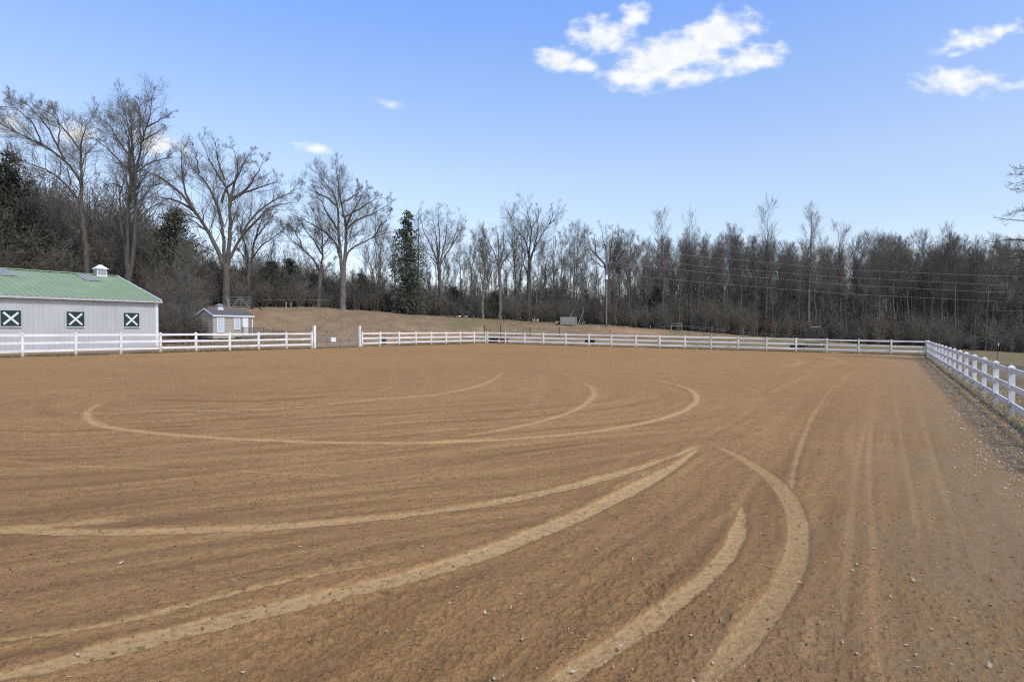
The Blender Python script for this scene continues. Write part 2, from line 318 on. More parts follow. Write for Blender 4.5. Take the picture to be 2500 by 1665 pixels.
# ------------------------------------------------------------------ ground sheet: one polar grid, its faces shared out to the riding arena and the pasture
def build_ground():
    th = np.arctan((np.linspace(-100, 2600, 1000) - CX) / F)
    left = np.linspace(-math.pi, th[0], 40)[:-1]; right = np.linspace(th[-1], math.pi, 40)[1:]
    th = np.concatenate([left, th, right]); nT = len(th)
    rr = np.concatenate([[0.25, 1.0, 1.8, 2.5, 3.0, 3.4], F * CAMH / (np.linspace(1700, 849, 510) - HOR), np.geomspace(77, 900, 46)])
    nR = len(rr)
    TH, RR = np.meshgrid(th, rr, indexing='ij'); X = (np.sin(TH) * RR).ravel(); Y = (np.cos(TH) * RR).ravel()
    Z = ground_z(X, Y)
    cell = np.maximum(np.gradient(rr)[None, :].repeat(nT, 0), np.gradient(th)[:, None] * RR).ravel()
    # --- arena edge
    P2 = np.stack([X, Y], 1)
    wob = 0.35 * fnoise(P2 * .5, 1) + 0.2 * fnoise(P2 * 1.7, 2) + .1 * fnoise(P2 * 5, 3)
    sr, sl, sf = s_right(X, Y), s_left(X, Y), s_far(X, Y)
    # rounded far corners
    dmin = np.minimum(np.minimum(sr - .35, sl - 0.75), sf - 0.75)
    inside = (dmin + wob * .55 > 0) & (Y > -14)
    # --- tracks: lighter compacted bands left by the drag and wheels
    track = np.zeros(len(X)); dark = np.zeros(len(X)); press = np.zeros(len(X))
    front = (Y > 2) & (Y < 75) & inside
    idx = np.nonzero(front)[0]; Q = P2[idx]
    jit = 0.5 * fnoise(Q * 1.6, 11) + .4 * fnoise(Q * 6, 12) + .45 * fnoise(Q * 17, 13) + .3 * fnoise(Q * 40, 14)
    D = 1.062
    TR = [  # points in display pixels (x1.062 = photo pixels), width m, strength
        ([(-200, 1590), (60, 1548), (200, 1512), (400, 1462), (600, 1412), (800, 1365), (930, 1333), (1080, 1287), (1230, 1230), (1370, 1170), (1490, 1108), (1570, 1060), (1622, 1018)], .25, .95, 1),
        ([(-250, 1228), (0, 1224), (200, 1227), (400, 1222), (600, 1215), (800, 1200), (1000, 1178), (1200, 1145), (1400, 1098), (1550, 1050), (1620, 1020)], .19, .85, 1),
        ([(-100, 1226), (60, 1217), (160, 1208), (300, 1196)], .15, .6, 1),
        ([(1635, 1020), (1700, 1050), (1770, 1095), (1815, 1145), (1838, 1200), (1838, 1270), (1815, 1340), (1770, 1410), (1715, 1480), (1650, 1550), (1600, 1600)], .21, .6, 1),
        ([(1707, 1150), (1706, 1200), (1685, 1262), (1640, 1320), (1560, 1385), (1480, 1445), (1400, 1502), (1280, 1580), (1180, 1640)], .165, .9, 1),
        ([(265, 916), (218, 934), (197, 950), (212, 972), (270, 986), (400, 1000), (600, 1013), (800, 1019), (950, 1020), (1150, 1011), (1300, 1000), (1450, 980), (1550, 955), (1598, 930), (1604, 910), (1580, 892), (1530, 879), (1480, 870)], .19, .85, 1),
        ([(205, 942), (400, 944), (560, 942), (700, 935), (850, 920), (1000, 907), (1090, 890), (1140, 870), (1157, 855)], .14, .9, 1),
        ([(330, 955), (470, 951), (640, 940), (750, 930), (900, 916)], .10, .7, 1),
        ([(430, 993), (600, 980), (750, 970), (900, 960), (1050, 945)], .08, .6, 1),
        ([(700, 990), (860, 978), (1000, 962)], .06, .5, 1),
        ([(1040, 1007), (1150, 990), (1250, 968), (1330, 940), (1366, 910), (1360, 890), (1335, 878)], .16, .75, 1),
        ([(1822, 1140), (1830, 1080), (1850, 1010), (1880, 945), (1920, 890), (1965, 850)], .07, .55, 1),
        ([(1770, 905), (1820, 880), (1875, 855)], .10, .7, 1),
        ([(1380, 890), (1440, 880), (1510, 872)], .08, .5, 1),
        ([(2025, 1600), (2018, 1300), (2005, 1100), (2008, 960), (2020, 880)], .07, .2, 1),
        ([(2125, 1260), (2100, 1130), (2068, 960), (2052, 850)], .07, .2, 1),
        ([(1935, 1500), (1955, 1330), (1965, 1180), (1985, 1020), (2010, 900)], .07, .2, 1),
        ([(1865, 1530), (1868, 1480), (1880, 1420)], .05, .3, 1),
        ([(2200, 1200), (2150, 1050), (2110, 920), (2085, 850)], .09, .2, 1),
        ([(-50, 1482), (150, 1455), (300, 1428), (550, 1365), (750, 1320), (935, 1292)], .07, .8, 1),
        ([(1410, 1127), (1450, 1107), (1500, 1084)], .06, .6, 1),
        ([(1655, 1560), (1690, 1500), (1740, 1430)], .07, .5, 1),
        ([(1480, 828), (1520, 824), (1545, 821)], .22, .7, 1), ([(1505, 833), (1540, 829), (1572, 824)], .22, .7, 1), ([(1445, 832), (1470, 830)], .2, .6, 1),
        ([(1815, 822), (1838, 831), (1836, 838), (1790, 843)], .28, .75, 1), ([(1900, 821), (1930, 829), (1925, 837), (1865, 844)], .28, .75, 1),
        ([(2000, 820), (2050, 829), (2085, 842)], .2, .6, 1), ([(1960, 812), (2050, 817), (2120, 824)], .5, .6, 1),
        ([(0, 906), (150, 899), (300, 888), (450, 880)], .12, .5, 1), ([(-50, 880), (100, 876), (300, 868)], .15, .35, 1),
        ([(480, 1082), (200, 1075), (0, 1060), (-200, 1040)], .10, .35, 1), ([(800, 1095), (500, 1083)], .06, .4, 1),
        ([(640, 870), (700, 872), (780, 862)], .1, .35, 1), ([(1050, 817), (1110, 814)], .25, .6, 1), ([(1200, 824), (1280, 817)], .25, .6, 1),
        ([(1700, 960), (1740, 935), (1745, 905), (1700, 885)], .25, .10, 1), ([(1240, 850), (1245, 890), (1225, 930), (1150, 965)], .3, .10, 1), ([(1290, 855), (1330, 880), (1322, 915)], .25, .10, 1),
        ([(900, 848), (905, 880), (870, 905)], .3, .10, 1), ([(960, 845), (985, 880), (950, 915)], .3, .10, 1),
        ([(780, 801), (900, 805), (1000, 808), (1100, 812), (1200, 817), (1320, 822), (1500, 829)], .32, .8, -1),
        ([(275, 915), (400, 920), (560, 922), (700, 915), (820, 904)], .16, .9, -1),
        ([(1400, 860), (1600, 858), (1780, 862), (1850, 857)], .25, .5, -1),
    ]
    for pts, w, st, sign in TR:
        w_ = pix2arena(*(np.array(pts, float) * D).T)
        # Catmull-Rom
        pp = np.vstack([2 * w_[0] - w_[1], w_, 2 * w_[-1] - w_[-2]]); cur = []
        for i in range(1, len(pp) - 2):
            t = np.linspace(0, 1, 10, endpoint=False)[:, None]
            cur.append(.5 * (2 * pp[i] + (pp[i + 1] - pp[i - 1]) * t + (2 * pp[i - 1] - 5 * pp[i] + 4 * pp[i + 1] - pp[i + 2]) * t ** 2 + (-pp[i - 1] + 3 * pp[i] - 3 * pp[i + 1] + pp[i + 2]) * t ** 3))
        cur = np.vstack(cur + [w_[-1:]])
        lo, hi = cur.min(0) - 1, cur.max(0) + 1
        sel = np.nonzero(((Q > lo) & (Q < hi)).all(1))[0]
        if not len(sel): continue
        q = Q[sel]; best = np.full(len(sel), 9.0); along = np.zeros(len(sel))
        for k in range(len(cur) - 1):
            a, b = cur[k], cur[k + 1]; ab = b - a; L2 = ab @ ab + 1e-9
            nb = np.nonzero((np.abs(q - (a + b) / 2) < 1.0 + .5 * math.sqrt(L2)).all(1))[0]
            if not len(nb): continue
            t = np.clip(((q[nb] - a) @ ab) / L2, 0, 1)
            dd = np.hypot(*(q[nb] - a - t[:, None] * ab).T)
            up = dd < best[nb]; best[nb[up]] = dd[up]; along[nb[up]] = (k + t[up]) / (len(cur) - 1)
        cs = cell[idx[sel]]
        hw = w / 2 * (1 + .22 * jit[sel]) * np.minimum(1, .10 + np.minimum(along, 1 - along) * 5); edge = np.maximum(.016, cs * .5)
        ends = smooth(0, .06, along) * smooth(1, .96, along) if sign > 0 else smooth(0, .1, along) * smooth(1, .8, along)
        mk = (1 - smooth(hw - edge, hw + edge, best + .035 * jit[sel])) * st * ends
        mk *= np.clip(w * 1.6 / np.maximum(cs, 1e-3), .5, 1)
        if sign > 0:
            track[idx[sel]] = np.maximum(track[idx[sel]], mk)
            # small pushed-up rim beside the band
            press[idx[sel]] += .014 * st * np.exp(-((best - w / 2 - .05) / .05) ** 2) * (1 + .8 * jit[sel]) * ends
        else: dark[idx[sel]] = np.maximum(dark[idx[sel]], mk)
    # --- furrows of the harrow: curves around the loop, straight along the right fence
    A0, A1 = np.array([-10., 16.]), np.array([-1., 20.5]); ab = A1 - A0
    t = np.clip(((P2 - A0) @ ab) / (ab @ ab), 0, 1); phi = np.hypot(*(P2 - A0 - t[:, None] * ab).T) + .25 * fnoise(P2 * .35, 21)
    wr = smooth(7.5, 4.5, sr + .6 * fnoise(P2 * .3, 22))
    psi = sr + .12 * fnoise(P2 * .4, 23)
    def fur(x, w): return fnoise(np.stack([x / w, np.zeros_like(x) + 3.3], 1), 31)
    lod = lambda w: 1 - smooth(.30, .9, cell / w)
    furrow = (1 - wr) * (.6 * fur(phi, .11) * lod(.11) + .8 * fur(phi, .30) * lod(.3) + .2 * fur(phi + 40, .8)) + wr * (.5 * fur(psi, .12) * lod(.12) + .4 * fur(psi, .28) * lod(.28) + .08 * fur(psi + 40, .9))
    # clods, drawn out along the furrows near the camera
    clod = np.zeros(len(X))
    du = np.where(wr > .5, psi, phi); dv = np.where(wr > .5, X * e_r[0] + Y * e_r[1], np.arctan2(Y - 17, X + 7) * 11)
    for w, a_, el_ in ((.020, .0075, 1.2), (.034, .0080, 1.5), (.065, .0045, 2.0), (.16, .003, 3.0)):
        n_ = fnoise(np.stack([du / w, dv / (w * el_)], 1), int(w * 1000)); n_ = np.maximum(n_ - .12, 0) * 1.9 - .15
        clod += a_ * (np.maximum(n_, -.25) * 1.2) * lod(w)
    patch = .75 + .35 * fnoise(P2 * .8, 41) + .25 * fnoise(P2 * .25, 42)
    rough_ = np.clip(patch, .3, 1.5) * (1 - .86 * track)
    relief = inside * (Y > 2) * (clod * 1.65 * rough_ + furrow * .012 * (1 - .8 * track) * np.clip(patch, .4, 1.3) - .012 * track + press * 1.0 - .02 * dark)
    # turf roughness outside
    turf = (~inside) * (Y > 2) * (.035 * fnoise(P2 * 3, 51) * lod(.3) + .02 * fnoise(P2 * 9, 52) * lod(.11))
    Z = Z + relief + turf - .03 * smooth(0, .6, -dmin) * (~inside) * 0
    # --- colour masks (what the soil itself is)
    lod2 = lambda w: 1 - smooth(.45, 1.3, cell / w)
    st_ = (1 - wr) * (.75 * fnoise(np.stack([phi / .075, dv / 1.0], 1), 63) * lod(.075) + 1.1 * fnoise(np.stack([phi / .16, dv / 2.5], 1), 64) * lod2(.16) + .65 * fnoise(np.stack([phi / .26, dv / 4], 1), 65) * lod2(.26)) \
        + wr * (.8 * fnoise(np.stack([psi / .09, dv / 2.5], 1), 63) * lod2(.09) + .65 * fnoise(np.stack([psi / .17, dv / 7], 1), 66) * lod2(.2) + .1 * fnoise(np.stack([psi / .55, dv / 9], 1), 68) * lod(.55))
    tone = np.clip(.5 + .5 * (.20 * furrow + .72 * st_ + .08 * fnoise(P2 * .9, 61) + .15 * fnoise(P2 * .21, 62)), 0, 1)
    weed = smooth(4.6, .5, sr + .8 * fnoise(P2 * .5, 71) + .5 * fnoise(P2 * 1.8, 72)) * (Y > -5)
    px = CX + F * X / np.maximum(Y, 2)
    below = dmin
    clay = np.zeros(len(X))
    beyond_l = -sl; beyond_f = -sf
    lane = np.exp(-((beyond_l - 5.2 + .8 * fnoise(P2 * .15, 81)) / 1.1) ** 2) * (beyond_l > 2) * (px < 1180)
    lane2 = np.exp(-((beyond_f - 6 + 1.0 * fnoise(P2 * .15, 82)) / 1.0) ** 2) * (beyond_f > 2) * smooth(1150, 1250, px) * smooth(1640, 1480, px)
    spot = np.exp(-(((px - 1560) / 70) ** 2 + ((Y - 80) / 4.0) ** 2))
    clay = np.clip(1.0 * lane + .8 * lane2 + 1.2 * spot + .2 * fnoise(P2 * .6, 83), 0, 1) * (~inside)
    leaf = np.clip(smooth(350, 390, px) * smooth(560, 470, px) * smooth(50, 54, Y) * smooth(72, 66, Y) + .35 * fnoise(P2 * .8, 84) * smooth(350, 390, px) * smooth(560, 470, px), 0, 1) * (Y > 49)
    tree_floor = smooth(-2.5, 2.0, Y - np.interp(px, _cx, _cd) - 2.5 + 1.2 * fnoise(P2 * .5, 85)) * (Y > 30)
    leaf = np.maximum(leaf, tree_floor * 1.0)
    green = np.clip(smooth(1500, 1680, px) * smooth(2400, 1900, px) * (.55 + .7 * fnoise(P2 * .22, 86)) + smooth(1050, 1150, px) * smooth(1330, 1250, px) * (.5 + .8 * fnoise(P2 * .2, 87)) + smooth(2300, 2380, px) * .3, 0, 1) * (~inside) * (sr > -200)
    edge_strip = np.exp(-((below + .15) / .45) ** 2) * (Y > 2)
    # --- faces
    I = np.arange(nT * nR).reshape(nT, nR)
    Q4 = np.stack([I[:-1, :-1], I[1:, :-1], I[1:, 1:], I[:-1, 1:]], -1).reshape(-1, 4)[:, ::-1]
    ins = inside[Q4].sum(1) >= 2
    V = np.stack([X, Y, Z], 1)
    for name, fs, at in (('riding_arena', Q4[ins], dict(track=track, dark=dark, tone=tone, weed=weed, near_darkening=np.clip(smooth(19, 4, np.hypot(X - 1.5, Y)) + .22 * fnoise(P2 * .35, 99), 0, 1))),
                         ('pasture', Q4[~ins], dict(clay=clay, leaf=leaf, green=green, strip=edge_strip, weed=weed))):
        used = np.unique(fs); remap = np.full(len(V), -1, np.int64); remap[used] = np.arange(len(used))
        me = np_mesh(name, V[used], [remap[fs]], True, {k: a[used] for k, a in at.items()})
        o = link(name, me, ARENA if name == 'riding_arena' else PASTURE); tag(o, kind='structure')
    return None

def attr_mat(name):
    m = bpy.data.materials.new(name); m.use_nodes = True; t = m.node_tree; b = t.nodes['Principled BSDF']
    b.inputs['Roughness'].default_value = .95; b.inputs['Specular IOR Level'].default_value = .1
    tcn = t.nodes.new('ShaderNodeTexCoord')
    def at(n): q = t.nodes.new('ShaderNodeAttribute'); q.attribute_name = n; return q.outputs['Fac']
    def noise(s, d=5, r=.65):
        q = t.nodes.new('ShaderNodeTexNoise'); q.inputs['Scale'].default_value = s; q.inputs['Detail'].default_value = d; q.inputs['Roughness'].default_value = r
        t.links.new(tcn.outputs['Object'], q.inputs['Vector']); return q.outputs[0]
    def mix(f, a, c):
        q = t.nodes.new('ShaderNodeMix'); q.data_type = 'RGBA'
        for i, x in ((0, f), (6, a), (7, c)):
            if hasattr(x, 'is_linked'): t.links.new(x, q.inputs[i])
            elif i == 0: q.inputs[0].default_value = x
            else: q.inputs[i].default_value = (*x, 1)
        return q.outputs[2]
    def rng(x, a, c, lo=0.0, hi=1.0):
        q = t.nodes.new('ShaderNodeMapRange'); t.links.new(x, q.inputs[0]); q.inputs[1].default_value = a; q.inputs[2].default_value = c; q.inputs[3].default_value = lo; q.inputs[4].default_value = hi; return q.outputs[0]
    def mul(a, c):
        q = t.nodes.new('ShaderNodeMath'); q.operation = 'MULTIPLY'
        for i, x in enumerate((a, c)):
            if hasattr(x, 'is_linked'): t.links.new(x, q.inputs[i])
            else: q.inputs[i].default_value = x
        return q.outputs[0]
    def bump(h, s, dist):
        q = t.nodes.new('ShaderNodeBump'); q.inputs['Strength'].default_value = s; q.inputs['Distance'].default_value = dist; t.links.new(h, q.inputs['Height']); t.links.new(q.outputs[0], b.inputs['Normal'])
    return m, t, b, at, noise, mix, rng, mul, bump
ARENA, t_, b_, at_, no_, mx_, rg_, mu_, bu_ = attr_mat('arena dirt')
c = mx_(at_('tone'), (.27, .142, .056), (.63, .342, .130))
c = mx_(rg_(no_(7, 7, .7), .44, .66, 0, .35), c, (.25, .138, .052))
c = mx_(rg_(no_(110, 3, .9), .42, .58, .34, 0), c, (.19, .105, .042))
c = mx_(rg_(no_(9, 8, .85), .55, .585, 0, .62), c, (.110, .065, .031))
c = mx_(rg_(no_(19, 8, .85), .545, .585, 0, .75), c, (.088, .052, .025))
c = mx_(rg_(no_(52, 5, .85), .55, .60, 0, .75), c, (.075, .044, .021))
c = mx_(rg_(no_(47, 4, .8), .60, .70, 0, .55), c, (.62, .41, .18))
c = mx_(rg_(no_(1.1, 4), .45, .7, 0, .15), c, (.58, .33, .11))
c = mx_(mu_(at_('near_darkening'), .36), c, (.26, .152, .068))  # darkening painted into the dirt colour, stronger towards the camera
c = mx_(mu_(at_('weed'), rg_(no_(5, 6), .38, .62, .25, .8)), c, (.28, .205, .115))
c = mx_(mu_(at_('track'), rg_(no_(16, 5, .7), .36, .56, .28, .95)), c, (.60, .385, .165))
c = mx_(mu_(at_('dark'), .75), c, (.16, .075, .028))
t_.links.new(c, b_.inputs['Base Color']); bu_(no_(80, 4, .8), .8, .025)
PASTURE, t_, b_, at_, no_, mx_, rg_, mu_, bu_ = attr_mat('dry pasture')
c = mx_(rg_(no_(.45, 5), .35, .65), (.235, .158, .083), (.355, .25, .14))
c = mx_(rg_(no_(4.5, 6, .75), .40, .66, 0, .75), c, (.125, .088, .048))
c = mx_(mu_(at_('green'), rg_(no_(1.2, 5), .35, .6)), c, (.165, .150, .060))
c = mx_(mu_(at_('clay'), rg_(no_(1.4, 5), .30, .52)), c, (.46, .27, .145))
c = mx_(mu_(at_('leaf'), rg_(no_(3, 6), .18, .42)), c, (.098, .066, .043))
c = mx_(mu_(at_('weed'), rg_(no_(6, 6), .4, .6, 0, .6)), c, (.14, .13, .065))
c = mx_(mu_(at_('strip'), rg_(no_(5, 6), .36, .6, 0, .85)), c, (.17, .14, .072))
t_.links.new(c, b_.inputs['Base Color']); bu_(no_(6, 6, .75), .9, .12)
build_ground()

# ------------------------------------------------------------------ white three-rail fence
FH, RAIL_H, POST_W = 1.35, .14, .135
def post_mesh(h, w, cap_h=.06):
    b = MB(); b.box(-w / 2, w / 2, -w / 2, w / 2, -.25, h - cap_h - .02); return b
def cap_mb(h, w, cap_h=.06):
    b = MB(); c = w / 2 + .014; z0 = h - cap_h - .019
    b.box(-c, c, -c, c, z0, z0 + .025)
    z1 = z0 + .0255; b.add([(-c, -c, z1), (c, -c, z1), (c, c, z1), (-c, c, z1), (0, 0, z1 + cap_h)], [(0, 1, 4), (1, 2, 4), (2, 3, 4), (3, 0, 4)]); return b
def fence(pts, label, group, grime=lambda i: False, first_rail=True):
    a = Vector((pts[0][0], pts[0][1], gz(*pts[0]))); root = empty('white_fence', a)
    tag(root, label, 'fence', group)
    pm = cm = None; rails = {}
    for i, p in enumerate(pts):
        q = pts[min(i + 1, len(pts) - 1)]; q0 = pts[max(i - 1, 0)]
        ang = math.atan2(q[1] - q0[1], q[0] - q0[0])
        z = gz(*p); jx = random.uniform(-.012, .012)
        m = M['vinyl_grimy'] if grime(i) and random.random() < .7 else M['vinyl']
        key = m.name
        if key not in rails:
            po = post_mesh(FH, POST_W).build('post', M['vinyl_grimy_post' if 'grimy' in key else 'vinyl_post'], root); ca = cap_mb(FH, POST_W).build('cap', m, po)
            rails[key] = (po, ca)
        else:
            po = rails[key][0].copy(); C.objects.link(po); po.parent = root; ca = rails[key][1].copy(); C.objects.link(ca); ca.parent = po
        po.location = (p[0] - a.x, p[1] - a.y, z - a.z); po.rotation_euler = (random.uniform(-.012, .012), random.uniform(-.012, .012), ang)
        if i + 1 < len(pts):
            z2 = gz(*q); d = Vector((q[0] - p[0], q[1] - p[1], z2 - z)); L = d.length
            for hh in (.885, .56, .235):
                mr_ = M['vinyl_grimy'] if grime(i) and random.random() < .8 else M['vinyl']
                k2 = ('r', mr_.name, random.randrange(2))
                if k2 not in rails:
                    r = MB().box(0.0, 1, -.019, .019, -RAIL_H / 2, RAIL_H / 2).build('rail', mr_, root); rails[k2] = r
                else:
                    r = rails[k2].copy(); C.objects.link(r); r.parent = root
                r.location = (p[0] - a.x, p[1] - a.y, z - a.z + FH * hh + random.uniform(-.012, .012)); r.scale = (L, 1, 1)
                r.rotation_euler = (0, -math.asin(d.z / L) + random.uniform(-.003, .003), math.atan2(d.y, d.x))
    return root
def on_line(p, d, px):
    a = (px - CX) / F; y = float(isect(p, d, np.array(a))); return (a * y, y)
LG = 'white three rail fences around the arena'
lx = [-118, -20, 54, 184 - 6, 294, 391, 478, 560, 631, 699, 761]
lp = [on_line(LA, e_l, x) for x in (54, 184, 294, 391, 478, 560, 631, 699, 761)]
st = np.array(lp[1]) - np.array(lp[0])
lp = [tuple(np.array(lp[0]) - e_l * 2.6 * k) for k in (2, 1)] + lp
fence(lp, 'white three-rail fence in front of the green-roofed barn, left of the tube gates', LG)
lp2 = [on_line(LA, e_l, x) for x in (884, 928, 974, 1015, 1053, 1089, 1124, 1157)] + [on_line(FA, e_f, 1185)]
fence(lp2, 'white three-rail fence from the gates to the far bend, below the grassy bank', LG, grime=lambda i: i > 6)
fp = [on_line(FA, e_f, x) for x in (1186.5, 1234, 1281, 1327, 1382, 1438, 1493, 1553, 1611, 1673, 1737, 1803, 1872, 1944, 2019, 2097, 2176)] + [tuple(FB)]
fp[0] = tuple(np.array(fp[0]) + e_f * .18)
fence(fp, 'white three-rail fence along the far side, grimier towards its right end', LG, grime=lambda i: i > 8)
rxs = [2267, 2271, 2276, 2282.5, 2288, 2296, 2305, 2313, 2323.6, 2335, 2349.5, 2364, 2382.5, 2405, 2432, 2471.6]
rp = [tuple(FB + np.array([.12, -.16]))]
tt = np.linspace(0, 1, len(rxs) + 1)[1:]
rp += [tuple(FB + (RN - FB) * t) for t in tt]
stp = np.linalg.norm(RN - FB) / len(rxs)
rp += [tuple(RN - e_r * stp * k) for k in (1, 2, 3)]
fence(rp, 'white three-rail fence running along the right side, nearest fence to the viewer', LG)

# tall gate posts
for px, lab in ((767.5, 'tall white square gate post at the left of the tube gates'), (878, 'tall white square gate post at the right of the tube gates')):
    x, y = on_line(LA + n_l * .02, e_l, px); o = MB().box(-.1, .1, -.1, .1, -.3, 1.84).build('gate_post', M['vinyl'], None, (x, y, gz(x, y)), bevel=.008)
    o.rotation_euler = (0, 0, math.atan2(e_l[1], e_l[0])); tag(o, lab, 'gate post', 'tall white gate posts')
    MB().box(-.106, .106, -.106, .106, 1.842, 1.87).build('cap', M['vinyl'], o)
# two tube gates with mesh
def tube_gate(pa, pb, label, flip):
    a = Vector((*pa, gz(*pa))); b = Vector((*pb, gz(*pb))); L = (b.xy - a.xy).length
    root = empty('tube_gate', a, math.atan2(b.y - a.y, b.x - a.x)); tag(root, label, 'gate', 'galvanised tube gates of the arena')
    r = .024; c_ = .16; h = 1.17
    if flip: pts = [(L, 0, .1), (L, 0, h - c_), (L - .05, 0, h - .05), (L - c_, 0, h), (0, 0, h), (0, 0, .1), (L, 0, .1)]
    else: pts = [(0, 0, .1), (0, 0, h - c_), (.05, 0, h - .05), (c_, 0, h), (L, 0, h), (L, 0, .1), (0, 0, .1)]
    MB().tube(pts, r, 7).build('frame', M['steel'], root, smooth_sh=True)
    MB().tube([(.03, 0, .9), (L - .03, 0, .9)], r * .85, 6).build('rail', M['steel'], root)
    for k in (1, 2):
        if k == 2: break
        MB().tube([(L * .48, 0, .1), (L * .48, 0, .89)], .02, 6).build('upright', M['rust'], root)
    w = MB()
    for i in range(1, 9): w.tube([(0.02, .0, .1 + i * .089), (L - .02, 0, .1 + i * .089)], .004, 3, False)
    for i in range(1, int(L / .12)): w.tube([(i * .12, 0, .1), (i * .12, 0, .89)], .004, 3, False)
    tag(w.build('wire_mesh', M['steel'], root), kind='stuff')
    return root, a, b
ga = on_line(LA, e_l, 772); gm = on_line(LA, e_l, 825); gm2 = on_line(LA, e_l, 831); gb = on_line(LA, e_l, 874)
g1, a1, b1 = tube_gate(ga, gm, 'left leaf of the tube gate, with a small white sign hung on it', False)
tube_gate(gm2, gb, 'right leaf of the tube gate, plain and without a sign', True)
sp = on_line(LA + n_l * .06, e_l, 814)
s_o = MB().box(-.24, .24, -.008, .008, 0, .36).build('sign', M['white'], None, (sp[0], sp[1], gz(*sp) + .50)); s_o.rotation_euler = (0, 0, math.atan2(e_l[1], e_l[0]))
tag(s_o, 'small blank white sign hanging on the tube gate', 'sign')

# ------------------------------------------------------------------ barn (local x along the front wall away from the viewer, y to the back)
def build_barn():
    corner = Vector((-28.4, 47.6, 0)); d = Vector((.56, .83, 0)).normalized(); ang = math.atan2(d.y, d.x)
    base = CAMH - (837 - HOR) / F * 47.6; EAVE = CAMH + (HOR - 735) / F * 47.6 - base; HW = 7.55; RID = CAMH + (HOR - 676) / F * 51.8 - base; L = 24.0
    root = empty('barn', (corner.x, corner.y, base), ang)
    tag(root, 'long pale grey metal barn with a green ridged roof and white cupola', 'barn')
    # front wall, ribbed panels (x from -L to 0)
    def ribs(b, x0, x1, y, zlo, ztop, out, pitch=.30, dep=.02):
        xs = []; x = x0
        while x < x1 - 1e-4:
            xs += [(x, 0), (x + pitch - .09, 0), (x + pitch - .065, dep), (x + pitch - .025, dep)]; x += pitch
        xs.append((x1, 0)); xs = [(min(a, x1), o) for a, o in xs]
        n = len(xs); vs = [(a, y + out * o, zlo) for a, o in xs] + [(a, y + out * o, ztop(a)) for a, o in xs]
        b.add(vs, [(i, i + 1, n + i + 1, n + i) if out < 0 else (i + 1, i, n + i, n + i + 1) for i in range(n - 1)])
    b = MB(); ribs(b, -L, 0, 0, -.7, lambda a: EAVE, -1); b.build('front_wall', M['barn_wall'], root)
    b = MB(); ribs(b, -L, 0, 2 * HW, -.7, lambda a: EAVE, 1); b.build('back_wall', M['barn_wall'], root)
    for x, nm in ((0, 'gable_wall'), (-L, 'gable_wall')):
        b = MB(); t = .04
        prof = [(.002, -.7), (2 * HW - .002, -.7), (2 * HW - .002, EAVE), (HW, RID - .03), (.002, EAVE)]
        x0, x1 = (x - t, x) if x == 0 else (x, x + t)
        vs = [(x0, y, z) for y, z in prof] + [(x1, y, z) for y, z in prof]
        b.add(vs, [(4, 3, 2, 1, 0), (5, 6, 7, 8, 9)] + [(i, (i + 1) % 5, 5 + (i + 1) % 5, 5 + i) for i in range(5)]); b.build(nm, M['barn_wall'], root)
    # roof: two slopes with raised seams, overhang .25
    ov, oe = .18, .22
    sl = (RID - EAVE) / HW
    for side in (0, 1):
        b = MB(); pitch = .42; xs = []; x = -L - oe
        while x < oe - 1e-4:
            xs += [(x, 0), (x + pitch - .075, 0), (x + pitch - .06, .045), (x + pitch - .03, .045)]; x += pitch
        xs.append((oe, 0)); xs = [(min(a, oe), o) for a, o in xs]; n = len(xs)
        y_e, z_e = -ov, EAVE - sl * ov + .06; z_r = RID + .06
        f = (lambda y: y) if side == 0 else (lambda y: 2 * HW - y)
        vs = [(a, f(y_e), z_e + o) for a, o in xs] + [(a, f(HW), z_r + o) for a, o in xs]
        b.add(vs, [(i, i + 1, n + i + 1, n + i) if side == 0 else (i + 1, i, n + i, n + i + 1) for i in range(n - 1)])
        # underside
        b.add([(-L - oe, f(y_e), z_e - .03), (oe, f(y_e), z_e - .03), (oe, f(HW), z_r - .03), (-L - oe, f(HW), z_r - .03)], [(3, 2, 1, 0) if side == 0 else (0, 1, 2, 3)])
        b.build('roof', M['barn_roof'], root)
        # rake trims
        for xx in (oe + .012, -L - oe - .012):
            MB().bar((xx, f(y_e), z_e), (xx, f(HW), z_r), .05, .20).build('rake_trim', M['white_trim'], root)
        MB().box(-L - oe, oe + .04, (y_e - .12) if side == 0 else f(y_e) + .003, (y_e - .003) if side == 0 else f(y_e) + .12, z_e - .17, z_e - .015).build('gutter', M['grey_trim'], root)
    b = MB()
    for sgn in (-1, 1): b.bar((-L - oe, HW + sgn * .14, RID + .088), (oe, HW + sgn * .14, RID + .088), .29, .012, up=(0, -sgn * -sl, 1))
    b.build('ridge_cap', M['barn_roof'], root)
    # corner trim, base
    for x in (-.02,):
        MB().box(x - .14, .045, -.05, .06, -.7, EAVE - .12).build('corner_trim', M['white_trim'], root)
    # skylight sheets on the front slope
    def on_roof(x, yy, off=0): return (x, yy, EAVE + sl * yy + .06 + off)
    for xa in (-3.0, -8.6):
        b = MB(); w = 1.15; y0, y1 = 5.15, 7.25
        n = 9
        for i in range(n):
            x0 = xa + i * w / n; x1 = xa + (i + 1) * w / n - .02; o = .052 if i % 3 else .066
            b.add([on_roof(x0, y0, o), on_roof(x1, y0, o), on_roof(x1, y1, o), on_roof(x0, y1, o)], [(0, 1, 2, 3)])
        b.build('skylight', M['skylight'], root)
    # stall shutters with white crosses, one about every four metres
    xw = [-1.93 - 3.71 * k for k in range(6)]
    zc = CAMH + (HOR - 781) / F * 46 - base; s = .53
